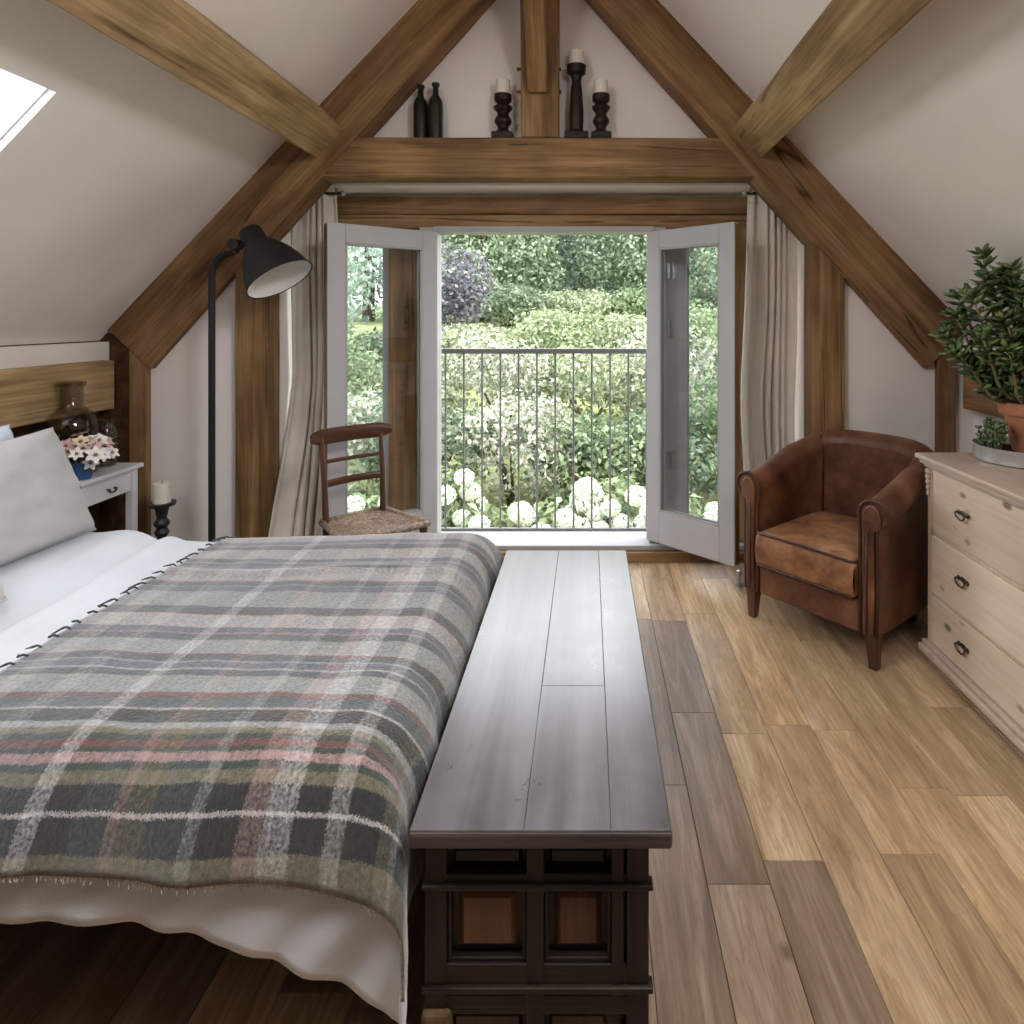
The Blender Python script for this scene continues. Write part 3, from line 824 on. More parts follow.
# ================================================================== FURNITURE
# ---- bed
BY0, BY1, BXF, BXH, BZ = 1.29, 2.76, -0.375, -2.42, 0.60
bed = thing('bed', 'large double bed on a dark wooden frame beside the panelled chest', 'bed', (-1.4, 2.02, 0))
def L(x, y, z): return (x + 1.4, y - 2.02, z)
def bbl(x0, x1, y0, y1, z0, z1): return MB().bb(x0 + 1.4, x1 + 1.4, y0 - 2.02, y1 - 2.02, z0, z1)
for nm, b in (('side_rail', (BXH, BXF - 0.14, BY0 + 0.10, BY0 + 0.14, 0.24, 0.36)), ('side_rail', (BXH, BXF - 0.14, BY1 - 0.14, BY1 - 0.10, 0.24, 0.36)),
              ('foot_rail', (BXF - 0.17, BXF - 0.14, BY0 + 0.14, BY1 - 0.14, 0.24, 0.36)), ('slat_base', (BXH, BXF - 0.17, BY0 + 0.14, BY1 - 0.14, 0.33, 0.36))):
    bbl(*b).build(nm, M['bedwood'], bed, bevel=0.004)
for x in (BXH + 0.06, BXF - 0.60):
    for y in (BY0 + 0.50, BY1 - 0.35): bbl(x - 0.03, x + 0.03, y - 0.03, y + 0.03, 0, 0.33).build('leg', M['bedwood'], bed, bevel=0.004)
bbl(BXH - 0.06, BXH, BY0 + 0.05, BY1 - 0.05, 0.1, 0.98).build('headboard', M['bedwood'], bed, bevel=0.015)
bbl(BXH, BXF - 0.13, BY0 + 0.07, BY1 - 0.07, 0.362, BZ - 0.05).build('mattress', M['mattress'], bed, bevel=0.05, seg=4)

# cloth profile: along an axis, arc-length s measured inwards from the bed edge (negative = hanging)
def edge(e, R):
    """distance e past the start of the rounding -> (outward, drop)"""
    if e <= 0: return e, 0.0
    a = e / R
    if a < PI / 2: return R * math.sin(a), R * (1 - math.cos(a))
    return R, R + (e - R * PI / 2)

def cloth_point(x, s, top, R, near_y, far_y, foot_x, t, soft=1.0):
    """s: coordinate across (Y if flat), t: coordinate along (X if flat)"""
    oy = 0; dz1 = 0; dz2 = 0; Y = s; X = t
    if s < near_y + R:
        o, dz1 = edge(near_y + R - s, R); Y = near_y + R - o
    elif s > far_y - R:
        o, dz1 = edge(s - (far_y - R), R); Y = far_y - R + o
    if t > foot_x - R:
        o, dz2 = edge(t - (foot_x - R), R); X = foot_x - R + o
    return X, Y, top - math.sqrt(dz1 ** 2 + dz2 ** 2), dz1, dz2

def nz(a, b, c=0.0): return noise.noise(Vector((a, b, c)))

def top_z(x, y):
    """puffy upper surface of the bedding"""
    return 0.018 * nz(x * 1.3, y * 1.3, 2.0) + 0.006 * nz(x * 5, y * 4, 7.0)

# duvet
def duvet():
    nS, nT = 110, 130
    vs = []
    s0, s1, t0, t1 = BY0 - 0.215, BY1 + 0.26, -2.26, BXF + 0.30
    for i in range(nS):
        for j in range(nT):
            t = t0 + (t1 - t0) * j / (nT - 1)
            extra = max(0, (t + 0.95) / 0.6); extra = 0.17 * min(1, extra) ** 1.5 if extra > 0 else 0
            s00 = s0 - extra * 1.05 + 0.010 * nz(t * 4, 0.3) + 0.004 * nz(t * 12, 1.3) + 0.008
            s = s00 + (s1 - s00) * i / (nS - 1)
            X, Y, Z, d1, d2 = cloth_point(0, s, 0.612, 0.17, BY0 - 0.035, BY1 + 0.02, BXF + 0.015, t)
            Z += top_z(X, Y) * (1 if d1 < 0.1 else 0.3)
            # hanging folds on the near side
            if d1 > 0.05 and s < 2:
                k = min(1, (d1 - 0.05) / 0.2)
                Y -= k * (0.020 * nz(X * 5 + d1 * 5, 3.3) + 0.016 * nz(X * 12 + d1 * 9, 6.1) + 0.006 * math.sin(X * 17 + 6 * d1) + 0.01)
            if d2 > 0.05:
                X = min(X + 0.006 * nz(Y * 8, d2 * 3), BXF + 0.02)
            X -= 0.075 * (1 - min(1, d1 / 0.12)) * min(1, d2 / 0.10)
            Z -= 0.014 * (1 - min(1, d1 / 0.12)) * min(1, d2 / 0.03)
            # turned-back fold by the pillows
            if X < -1.80:
                f = min(1, (-1.80 - X + 0.03 * nz(Y * 2.2, 5.1)) / 0.10); f = max(0, f)
                Z += 0.035 * f * f * (3 - 2 * f) * (1 if d1 < 0.1 else 0.3)
                Z += 0.010 * nz(X * 9 + Y * 3, Y * 2.0, 1.0) * f
            Z += 0.020 * max(0, 1 - abs(X + 1.68 + 0.10 * (Y - 2) + 0.03 * nz(Y * 3, 9)) / 0.05) * (1 if d1 < .1 else 0)
            vs.append((X, Y, Z))
    fs = [(i * nT + j, (i + 1) * nT + j, (i + 1) * nT + j + 1, i * nT + j + 1) for i in range(nS - 1) for j in range(nT - 1)]
    mb = MB(); mb.add(vs, fs)
    o = mb.build('duvet', M['duvet'], smooth=180, solid=0.012, fixn=True)
    return tag(o, 'pale white cotton duvet spread over the bed under the plaid blanket', 'duvet')
duvet()

# plaid blanket
TX0 = -1.505
def blanket_point(s, t, lift=0.0):
    X, Y, Z, d1, d2 = cloth_point(0, s, 0.636, 0.20, BY0 - 0.07, BY1 + 0.045, BXF + 0.028, t)
    Z += top_z(X, Y) * (1 if d1 < 0.1 else 0.3)
    Z += 0.004 * nz(X * 9, Y * 9, 4.4)
    if s < 2 and d1 > 0.04:
        k = min(1, (d1 - 0.04) / 0.2)
        Y -= k * (0.016 * nz(X * 6 + d1 * 2, 8.3) + 0.01 * math.sin(X * 15 + 1.0) + 0.012)
    if d1 < 0.15:
        r = Y - 2.28 - 0.05 * nz(X * 2, 3.0); Z += 0.010 * math.exp(-(r / 0.025) ** 2)
    if d2 > 0.02: X -= (1 - 0.8 * min(1, d1 / 0.15)) * min(1, d2 / 0.15) * (0.022 + 0.026 * nz(Y * 9, d2 * 3, 3.1) + 0.014 * math.sin(Y * 24))
    if d2 > 0.0 and d1 < 0.1: Z += 0.012 * nz(Y * 8, X * 3, 5.5) * min(1, d2 / 0.03)
    return (X, Y, Z + lift)
def blanket():
    nS, nT = 130, 100
    s0, s1, t1 = BY0 - 0.145, BY1 + 0.30, BXF + 0.26
    vs, uv = [], []
    def hem(t):
        k = max(0, (t + 0.85) / 0.6)
        return s0 - 0.045 * min(1.3, k) + 0.008 * nz(t * 7, 2)
    for i in range(nS):
        for j in range(nT):
            t = TX0 + 0.012 * nz(i * 0.15, 7.7) * (j < 2) + (t1 - TX0) * j / (nT - 1)
            sh = hem(t); s = sh + (s1 - sh) * i / (nS - 1)
            vs.append(blanket_point(s, t)); uv.append((s - s0, t - TX0))
    fs = [(i * nT + j, (i + 1) * nT + j, (i + 1) * nT + j + 1, i * nT + j + 1) for i in range(nS - 1) for j in range(nT - 1)]
    root = thing('plaid_blanket', 'grey and pink plaid wool blanket lying across the foot half of the bed', 'blanket', (0, 0, 0))
    mb = MB(); mb.add(vs, fs)
    mb.build('blanket_cloth', M['plaid'], root, smooth=180, solid=0.008, uvs=uv)
    # knotted tassels along the head edge
    n = 34
    for i in range(n):
        s = BY0 - 0.05 + (BY1 - BY0 + 0.05) * (i + random.uniform(-.25, .25)) / (n - 1)
        p = Vector(blanket_point(s, TX0 + 0.01, 0.006)); q = Vector(blanket_point(s + random.uniform(-.012, .012), TX0 - 0.014, 0.006)); e = Vector(blanket_point(s + random.uniform(-.03, .03), TX0 - random.uniform(0.02, 0.038), 0.0))
        MB().tube([p, (p + q) / 2 + Vector((0, 0, 0.004)), q, e], [0.0025, 0.003, 0.0038, 0.0015], 6).build('tassel', M['tassel'], root, smooth=180)
    fr = MB()
    for i in range(170):
        t = TX0 + (t1 - 0.16 - TX0) * i / 170
        s = hem(t)
        p = Vector(blanket_point(s + 0.004, t)); q = Vector(blanket_point(s - random.uniform(0.005, 0.016), t + random.uniform(-.006, .006)))
        fr.tube([p, q], [0.0022, 0.0012], 4, cap=False)
    tag(fr.build('fringe', M['fringe'], root), 'short tan wool fringe along the hanging hem', kind='stuff')
blanket()

# pillows
def pillow(label, c, lean, w, h, th_, mat, seed, yaw=0.0, piping=None):
    """w along local X (the bed's width), h up, leaning back about local X"""
    root = thing('pillow', label, 'pillow', c, 0)
    R = Matrix.Rotation(PI / 2 + yaw, 3, 'Z') @ Matrix.Rotation(lean, 3, 'X')
    def sh(a, b, side):
        ea = 1 - abs(a) ** 2.6; eb = 1 - abs(b) ** 2.6
        k = max(0, ea * eb) ** 0.42
        pin = 1 - 0.09 * (1 - abs(a)) * abs(b) ** 3 * 0.6
        x = a * w / 2 * (1 - 0.06 * (1 - b * b) * abs(a) ** 4 * 0)
        x *= 1 - 0.05 * (1 - abs(b) ** 2) * abs(a) ** 3
        z = b * h / 2 * (1 - 0.07 * (1 - abs(a) ** 2) * abs(b) ** 3)
        cr = 0.010 * nz(a * 4 + seed, b * 4, side) + 0.012 * nz(a * 9 + seed, b * 3, side + 2) * (1 - k)
        y = side * (k * th_ / 2 + cr * min(1, k * 3))
        return R @ Vector((x, y, z + h / 2))
    mb = MB(); n = 41
    for side in (-1, 1): mb.grid(n, n, lambda u, v: sh(2 * u - 1, 2 * v - 1, side))
    o = mb.build('pillow_case', mat, root, smooth=180)
    bm = bmesh.new(); bm.from_mesh(o.data); bmesh.ops.remove_doubles(bm, verts=bm.verts, dist=0.0015); bmesh.ops.recalc_face_normals(bm, faces=bm.faces)
    bm.to_mesh(o.data); bm.free()
    for p in o.data.polygons: p.use_smooth = True
    pts = []
    for k in range(80):
        a = k / 80 * 4
        if a < 1: q = (2 * a - 1, -1)
        elif a < 2: q = (1, 2 * (a - 1) - 1)
        elif a < 3: q = (1 - 2 * (a - 2), 1)
        else: q = (-1, 1 - 2 * (a - 3))
        pts.append(sh(q[0] * 0.998, q[1] * 0.998, 1))
    MB().tube(pts, 0.0045, 6, closed=True).build('seam_piping', mat, root, smooth=180)
    return root
pillow('grey linen pillow leaning against the headboard beside the bedside table', (-2.055, 2.31, 0.66), -math.radians(23), 0.69, 0.46, 0.17, M['pillow'], 1)
pillow('pale blue pillow mostly hidden behind the grey linen pillow', (-2.20, 2.22, 0.69), -math.radians(16), 0.66, 0.44, 0.12, M['pillowblue'], 5)
pillow('grey linen pillow at the edge of the view, in front of the other pillows', (-1.82, 1.685, 0.655), -math.radians(26), 0.66, 0.43, 0.16, M['pillow2'], 9, 0.06)

# ---- panelled chest at the foot of the bed
CX0, CX1, CY0, CY1, CH = -0.347, 0.162, 1.237, 2.715, 0.55
chest = thing('panelled_chest', 'long dark panelled wooden chest with a worn waxed lid at the bed foot', 'chest', (-0.08, 1.98, 0))
def cb(x0, x1, y0, y1, z0, z1, mb=None):
    return (mb or MB()).bb(x0 + 0.08, x1 + 0.08, y0 - 1.98, y1 - 1.98, z0, z1)
lid = MB()
seams = [CX0, -0.125, 0.045, CX1]
for (a, b) in zip(seams, seams[1:]):
    if a == seams[1]:
        cb(a + 0.0003, b - 0.0003, CY0, 1.72, CH - 0.034, CH, lid); cb(a + 0.0003, b - 0.0003, 1.7206, CY1, CH - 0.034, CH, lid)
    else: cb(a + 0.0003, b - 0.0003, CY0, CY1, CH - 0.034, CH, lid)
lid.build('lid', M['lid'], chest, bevel=0.0012)
le = MB(); cb(CX0 - 0.002, CX1 + 0.002, CY0 - 0.004, CY0 + 0.02, CH - 0.036, CH - 0.004, le); cb(CX1 - 0.02, CX1 + 0.003, CY0, CY1, CH - 0.036, CH - 0.006, le)
le.build('lid_moulding', M['lidedge'], chest, bevel=0.006)
bx0, bx1, by0, by1 = -0.328, 0.122, 1.272, 2.68
cb(bx0 + 0.02, bx1 - 0.02, by0 + 0.025, by1 - 0.02, 0.10, CH - 0.036).build('carcass', M['chestwood'], chest)
mid = (bx0 + bx1) / 2 - 0.003
# end frame facing the viewer
fr = MB()
for (a, b) in ((bx0, bx0 + 0.045), (mid - 0.018, mid + 0.018), (bx1 - 0.075, bx1 - 0.05), (bx1 - 0.045, bx1)):
    cb(a, b, by0, by0 + 0.03, 0.0 if b - a > 0.03 else 0.16, CH - 0.036, fr)
fr.build('stile', M['chestwoodZ'], chest, bevel=0.004)
fr = MB()
for (z0, z1) in ((0.485, 0.512), (0.405, 0.432), (0.205, 0.25), (0.15, 0.19)):
    cb(bx0 + 0.04, bx1 - 0.02, by0 + 0.002, by0 + 0.032, z0, z1, fr)
cb(bx0 - 0.004, bx1 + 0.008, by0 - 0.008, by0 + 0.02, 0.405, 0.415, fr); cb(bx0 - 0.004, bx1 + 0.008, by0 - 0.008, by0 + 0.02, 0.20, 0.212, fr)
fr.build('rail', M['chestwood'], chest, bevel=0.003)
for (a, b) in ((bx0 + 0.045, mid - 0.018), (mid + 0.018, bx1 - 0.075)):
    for (z0, z1, m) in ((0.432, 0.485, 'chestwood'), (0.25, 0.405, 'chestpanel'), (0.05, 0.15, 'chestpanel')):
        p = MB(); c = ((a + b) / 2 + 0.08, (z0 + z1) / 2)
        wv, hv = (b - a), (z1 - z0)
        # raised and fielded panel
        y = by0 - 1.98 + 0.028; e = 0.016 if hv > 0.1 else 0.008
        vs = [(c[0] - wv / 2, y, z0), (c[0] + wv / 2, y, z0), (c[0] + wv / 2, y, z1), (c[0] - wv / 2, y, z1)]
        vs += [(c[0] - wv / 2 + e, y, z0 + e), (c[0] + wv / 2 - e, y, z0 + e), (c[0] + wv / 2 - e, y, z1 - e), (c[0] - wv / 2 + e, y, z1 - e)]
        vs += [(c[0] - wv / 2 + 2 * e, y - 0.014, z0 + 2 * e), (c[0] + wv / 2 - 2 * e, y - 0.014, z0 + 2 * e), (c[0] + wv / 2 - 2 * e, y - 0.014, z1 - 2 * e), (c[0] - wv / 2 + 2 * e, y - 0.014, z1 - 2 * e)]
        fs = [(8, 9, 10, 11)]
        for i in range(4):
            j = (i + 1) % 4
            fs += [(i, j, 4 + j, 4 + i), (4 + i, 4 + j, 8 + j, 8 + i)]
        p.add(vs, fs); p.build('panel', M[m], chest)
        mo = MB()
        if hv > 0.1:
            for (u0, u1, w0, w1) in ((c[0] - wv / 2, c[0] + wv / 2, z1 - 0.008, z1), (c[0] - wv / 2, c[0] + wv / 2, z0, z0 + 0.008), (c[0] - wv / 2, c[0] - wv / 2 + 0.008, z0, z1), (c[0] + wv / 2 - 0.008, c[0] + wv / 2, z0, z1)):
                mo.bb(u0, u1, y - 0.020, y - 0.002, w0, w1)
            mo.build('panel_moulding', M['chestwood'], chest, bevel=0.003)
# long side facing the room
fr = MB()
for i in range(6):
    y = by0 + 0.03 + (by1 - by0 - 0.07) * i / 5
    cb(bx1 - 0.02, bx1, y, y + 0.045, 0.0, CH - 0.036, fr)
for (z0, z1) in ((0.47, 0.512), (0.385, 0.425), (0.16, 0.21)): cb(bx1 - 0.02, bx1 + 0.003, by0 + 0.03, by1, z0, z1, fr)
fr.build('side_frame', M['chestwoodZ'], chest, bevel=0.004)
cb(bx0 - 0.005, bx0 + 0.055, by0 - 0.012, by0 + 0.05, 0.0, 0.165).build('foot', M['chestfoot'], chest, bevel=0.012, seg=3)
for (x, y) in ((bx1 - 0.055, by0 + 0.002), (bx0, by1 - 0.06), (bx1 - 0.06, by1 - 0.06)):
    cb(x, x + 0.055, y, y + 0.05, 0.0, 0.12).build('foot', M['chestwoodZ'], chest, bevel=0.008)

# ---- leather tub armchair
ac = thing('armchair', 'brown worn leather tub armchair with rolled arms beside the pine drawers', 'armchair', (1.300, 3.24, 0), -math.radians(50.6))
def upath(n=49):
    """centre line of arms and back: from the sitter's one arm front round the back to the other"""
    pts = []
    yf, ys, xa, yb = -0.34, 0.06, 0.318, 0.335
    Ls = ys - yf; Larc = PI / 2 * ((xa + (yb - ys)) / 2) * 2
    tot = 2 * Ls + Larc
    for i in range(n):
        d = tot * i / (n - 1)
        if d < Ls: p = Vector((-xa, yf + d)); nn = Vector((-1, 0))
        elif d > Ls + Larc: p = Vector((xa, ys - (d - Ls - Larc))); nn = Vector((1, 0))
        else:
            a = PI - PI * (d - Ls) / Larc
            sx = math.copysign(abs(math.cos(a)) ** 0.62, math.cos(a)); sy = abs(math.sin(a)) ** 0.62
            p = Vector((xa * sx, ys + (yb - ys) * sy)); nn = Vector((math.cos(a) / xa, math.sin(a) / (yb - ys))).normalized()
        pts.append((p, nn, d / tot))
    return pts
def section(t, top, outbot=0.145):
    r = 0.062
    s = [(-0.050, outbot), (-0.050, 0.30), (-0.052, top - 0.14), (-0.056, top - 0.075)]
    for k in range(9):
        a = PI - k / 8 * PI * 1.28
        s.append((0.012 + (r + 0.006) * math.cos(a), top - r + r * math.sin(a)))
    s += [(0.030, top - 0.115), (0.026, top - 0.15), (0.030, 0.35), (0.024, outbot)]
    return s
def crest(t): return 0.745 + 0.17 * math.sin(PI * t) ** 1.5
shell = MB(); P = upath(); ns = None; vs = []
for (p, nn, t) in P:
    sec = section(t, crest(t)); ns = len(sec)
    for (o_, z) in sec: vs.append((p.x + nn.x * o_, p.y + nn.y * o_, z))
fs = []
for i in range(len(P) - 1):
    for j in range(ns):
        k2 = (j + 1) % ns
        fs.append((i * ns + j, i * ns + k2, (i + 1) * ns + k2, (i + 1) * ns + j))
fs += [tuple(range(ns)), tuple(reversed(range((len(P) - 1) * ns, len(P) * ns)))]
shell.add(vs, fs)
shell.build('back_and_arms', M['leather'], ac, smooth=50)
for e, idx in ((0, 0), (1, len(P) - 1)):
    p, nn, t = P[idx]
    sec = section(t, crest(t))[1:-1]
    MB().tube([(p.x + nn.x * o_, p.y - 0.004, z) for (o_, z) in [(-0.05, 0.15)] + sec + [(0.025, 0.15)]], 0.0075, 8).build('arm_piping', M['welt'], ac, smooth=180)
    # raised front facing panel of the arm
    inner = [(o_ * 0.62 + 0.0, z if z < 0.6 else z - 0.018) for (o_, z) in section(t, crest(t), 0.16)]
    pm = MB(); pm.prism([(p.x + nn.x * o_, z) for (o_, z) in inner], p.y - 0.018, p.y + 0.01)
    pm.build('arm_facing', M['leather'], ac, bevel=0.006, smooth=50)
    # tack strip
    MB().tube([(p.x - nn.x * 0.012, p.y - 0.021, 0.17), (p.x - nn.x * 0.012, p.y - 0.021, 0.60)], 0.004, 6).build('arm_seam', M['welt'], ac, smooth=180)
for idx in (16, len(P) - 17):
    p, nn, t = P[idx]; zt = crest(t)
    MB().tube([(p.x - nn.x * 0.052, p.y - nn.y * 0.052, 0.42), (p.x - nn.x * 0.054, p.y - nn.y * 0.054, zt - 0.12), (p.x - nn.x * 0.054, p.y - nn.y * 0.054, zt - 0.055), (p.x - nn.x * 0.02, p.y - nn.y * 0.02, zt - 0.003)], 0.0055, 8).build('back_seam', M['welt'], ac, smooth=180)
def rr_solid(x0, x1, y0, y1, z0, z1, crown, nx=21, ny=21):
    mb = MB()
    cx, cy, hx, hy = (x0 + x1) / 2, (y0 + y1) / 2, (x1 - x0) / 2, (y1 - y0) / 2
    rr = 0.035
    prof = [(0, z0)]
    mb.grid(nx, ny, lambda u, v: (cx + hx * (2 * u - 1), cy + hy * (2 * v - 1), z1 + crown * (1 - (2 * u - 1) ** 2) * (1 - (2 * v - 1) ** 4)))
    mb.grid(nx, ny, lambda u, v: (cx + hx * (2 * u - 1), cy + hy * (2 * v - 1), z0))
    mb.grid(nx, 5, lambda u, v: (cx + hx * (2 * u - 1), y0 - 0.018 * math.sin(PI * v), z0 + (z1 - z0) * v))
    mb.grid(nx, 5, lambda u, v: (cx + hx * (2 * u - 1), y1, z0 + (z1 - z0) * v))
    mb.grid(ny, 5, lambda u, v: (x0, cy + hy * (2 * u - 1), z0 + (z1 - z0) * v))
    mb.grid(ny, 5, lambda u, v: (x1, cy + hy * (2 * u - 1), z0 + (z1 - z0) * v))
    return mb
cu = rr_solid(-0.257, 0.257, -0.37, 0.22, 0.295, 0.465, 0.03)
cuo = cu.build('seat_cushion', M['suede'], ac, smooth=60)
bm = bmesh.new(); bm.from_mesh(cuo.data); bmesh.ops.remove_doubles(bm, verts=bm.verts, dist=0.001); bmesh.ops.recalc_face_normals(bm, faces=bm.faces); bm.to_mesh(cuo.data); bm.free()
bv = cuo.modifiers.new('bevel', 'BEVEL'); bv.width = 0.02; bv.segments = 3; bv.limit_method = 'ANGLE'; bv.angle_limit = math.radians(40)
MB().tube([(-0.258, -0.30, 0.462), (-0.255, -0.366, 0.462), (-0.24, -0.376, 0.462), (0, -0.378, 0.466), (0.24, -0.376, 0.462), (0.255, -0.366, 0.462), (0.258, -0.30, 0.462)], 0.006, 8).build('cushion_piping', M['welt'], cuo, smooth=180)
MB().tube([(-0.25, -0.375, 0.303), (0, -0.376, 0.303), (0.25, -0.375, 0.303)], 0.006, 8).build('cushion_piping', M['welt'], cuo, smooth=180)
MB().bb(-0.262, 0.262, -0.345, 0.30, 0.145, 0.293).build('seat_base', M['leather'], ac, bevel=0.012, seg=3)
for x, y in ((-0.315, -0.315), (0.315, -0.315), (-0.22, 0.27), (0.22, 0.27)):
    sx = 0.012 * (1 if x > 0 else -1)
    lg = MB(); a, b = 0.029, 0.018
    vs = [(x + i * a, y + j * a, 0.16) for i, j in ((-1, -1), (1, -1), (1, 1), (-1, 1))] + [(x + sx * 0.3 + i * b, y + j * b, 0) for i, j in ((-1, -1), (1, -1), (1, 1), (-1, 1))]
    lg.add(vs, [(3, 2, 1, 0), (4, 5, 6, 7)] + [(i, (i + 1) % 4, 4 + (i + 1) % 4, 4 + i) for i in range(4)])
    lg.build('leg', M['mahogany'], ac, bevel=0.003)

# ---- pine chest of drawers
dr = thing('chest_of_drawers', 'pale pine chest of three deep drawers with small dark handles', 'chest of drawers', (1.80, 2.40, 0))
DX0, DX1, DY0, DY1, DH = 1.53, 2.13, 1.84, 2.865, 0.93
def db(x0, x1, y0, y1, z0, z1, mb=None): return (mb or MB()).bb(x0 - 1.80, x1 - 1.80, y0 - 2.40, y1 - 2.40, z0, z1)
ca = MB()
db(DX0 + 0.015, DX1, DY1 - 0.025, DY1, 0.05, DH - 0.03, ca); db(DX0 + 0.015, DX1, DY0, DY0 + 0.025, 0.05, DH - 0.03, ca); db(DX1 - 0.02, DX1, DY0 + 0.025, DY1 - 0.025, 0.05, DH - 0.03, ca)
db(DX0 + 0.03, DX1 - 0.02, DY0 + 0.025, DY1 - 0.025, 0.05, DH - 0.03, ca)
ca.build('carcass', M['pineZ'], dr)
sf = MB()
db(DX0, DX0 + 0.03, DY1 - 0.035, DY1, 0.09, DH - 0.03, sf); db(DX0, DX0 + 0.03, DY0, DY0 + 0.035, 0.09, DH - 0.03, sf)
for z in (0.585, 0.318): db(DX0 + 0.004, DX0 + 0.03, DY0 + 0.035, DY1 - 0.035, z - 0.008, z + 0.008, sf)
sf.build('face_frame', M['pineZ'], dr, bevel=0.003)
tp = MB(); db(DX0 - 0.045, DX1 + 0.012, DY0 - 0.03, DY1 + 0.03, DH - 0.022, DH, tp); tp.build('top', M['pinetop'], dr, bevel=0.006)
tm = MB(); db(DX0 - 0.03, DX1, DY0 - 0.018, DY1 + 0.018, DH - 0.042, DH - 0.022, tm); db(DX0 - 0.014, DX1, DY0 - 0.008, DY1 + 0.008, DH - 0.058, DH - 0.042, tm)
tm.build('top_moulding', M['pinetop'], dr, bevel=0.006)
pl = MB(); db(DX0 - 0.035, DX1, DY0 - 0.02, DY1 + 0.02, 0.045, 0.075, pl); db(DX0 - 0.022, DX1, DY0 - 0.012, DY1 + 0.012, 0.075, 0.097, pl)
pl.build('plinth', M['pinetop'], dr, bevel=0.007)
for x in (DX0 + 0.02, DX1 - 0.08):
    for y in (DY0 + 0.03, DY1 - 0.10):
        ft = MB(); ft.lathe([(0.022, 0), (0.036, 0.012), (0.04, 0.028), (0.03, 0.046)], (x + 0.035 - 1.8, y + 0.035 - 2.4, 0), 18); ft.build('foot', M['pineZ'], dr, smooth=50)
for zi, (z0, z1, hz) in enumerate(((0.594, 0.868, 0.745), (0.327, 0.576, 0.475), (0.100, 0.309, 0.205))):
    d = db(DX0 - 0.004 + 0.006 * (zi == 0), DX0 + 0.035, DY0 + 0.038, DY1 - 0.038, z0, z1).build('drawer', M['pineY'], dr, bevel=0.005)
    for hy in (2.585, 2.145):
        h = MB(); X = DX0 - 0.004 - 1.80; y = hy - 2.40
        h.ell((X - 0.001, y, hz), (0.003, 0.026, 0.012)); 
        for s in (-1, 1):
            h.tube([(X, y + s * 0.030, hz), (X - 0.016, y + s * 0.030, hz)], 0.005, 8); h.ell((X - 0.002, y + s * 0.030, hz), (0.004, 0.011, 0.011), 10, 6)
        h.tube([(X - 0.016, y + 0.034 * math.cos(a), hz - 0.024 * math.sin(a)) for a in [PI * q / 10 for q in range(11)]], 0.0038, 8)
        h.build('handle', M['pewter'], d, smooth=50)
cv = MB()
for q in range(5):
    cv.ell((DX0 - 0.006 - 1.8, DY1 - 0.016 - 2.4, DH - 0.075 - q * 0.024), (0.014 - 0.0015 * q, 0.016 - 0.0018 * q, 0.015), 12, 8)
cv.build('carved_corner', M['pinetop'], dr, smooth=180)

# ---- rush-seated chair
ch = thing('rush_chair', 'old dark wooden chair with woven rush seat in front of the open door', 'chair', (-1.265, 3.46, 0), math.radians(44.6))
for s in (-1, 1):
    MB().tube([(s * 0.155, 0.03, 0), (s * 0.158, 0.0, 0.25), (s * 0.160, 0.0, 0.47), (s * 0.163, 0.012, 0.66), (s * 0.168, 0.045, 0.90)], [0.013, 0.016, 0.017, 0.015, 0.012], 12).build('back_post', M['mahogany'], ch, smooth=60)
    lp = [(0.012, 0), (0.015, 0.03), (0.019, 0.12), (0.014, 0.20), (0.021, 0.24), (0.021, 0.30), (0.014, 0.34), (0.017, 0.40), (0.021, 0.425), (0.021, 0.452)]
    MB().lathe(lp, (s * 0.20, -0.37, 0), 14).build('front_leg', M['mahogany'], ch, smooth=50)
    for z in (0.14, 0.27): MB().tube([(s * 0.158, 0.01, z), (s * 0.20, -0.37, z - 0.01)], 0.009, 8).build('stretcher', M['mahogany'], ch, smooth=60)
for z in (0.16, 0.30): MB().tube([(-0.20, -0.37, z), (0.20, -0.37, z)], 0.009, 8).build('stretcher', M['mahogany'], ch, smooth=60)
def slat(z, hh, thk, half, sag, y0, name, tip=0.0):
    mb = MB(); n = 17
    def ring(u):
        x = (2 * u - 1) * half; yy = y0 + sag * (1 - (2 * u - 1) ** 2)
        k = 1 - tip * max(0, abs(2 * u - 1) - 0.8) / 0.2
        return [(x, yy + math.cos(a) * thk, z + math.sin(a) * hh * k) for a in [2 * PI * q / 12 for q in range(12)]]
    vs = [p for i in range(n) for p in ring(i / (n - 1))]
    fs = [(i * 12 + q, i * 12 + (q + 1) % 12, (i + 1) * 12 + (q + 1) % 12, (i + 1) * 12 + q) for i in range(n - 1) for q in range(12)]
    fs += [tuple(range(12)), tuple(reversed(range((n - 1) * 12, n * 12)))]
    mb.add(vs, fs); return mb.build(name, M['mahoganyX'], ch, smooth=60)
slat(0.905, 0.042, 0.016, 0.225, 0.035, 0.035, 'top_rail', 0.45)
slat(0.775, 0.011, 0.008, 0.162, 0.012, 0.028, 'back_rail')
slat(0.660, 0.020, 0.009, 0.160, 0.028, 0.012, 'back_slat')
st = MB(); cs = [(-0.175, 0.02), (0.175, 0.02), (0.22, -0.385), (-0.22, -0.385)]
ctr = Vector((0, -0.19, 0.452)); N = 9
for i in range(4):
    a, b = Vector((*cs[i], 0.462)), Vector((*cs[(i + 1) % 4], 0.462))
    def fn(u, v, a=a, b=b):
        e = a.lerp(b, u); p = e.lerp(ctr, v)
        p.z += 0.010 * math.sin(PI * min(1, v * 1.3)) * (1 - abs(2 * u - 1)) + 0.0025 * math.cos(v * 14 * 2 * PI)
        return p
    st.grid(N, 60, fn)
    st.tube([a, b], 0.017, 10)
st.build('seat', M['rush'], ch, smooth=180)

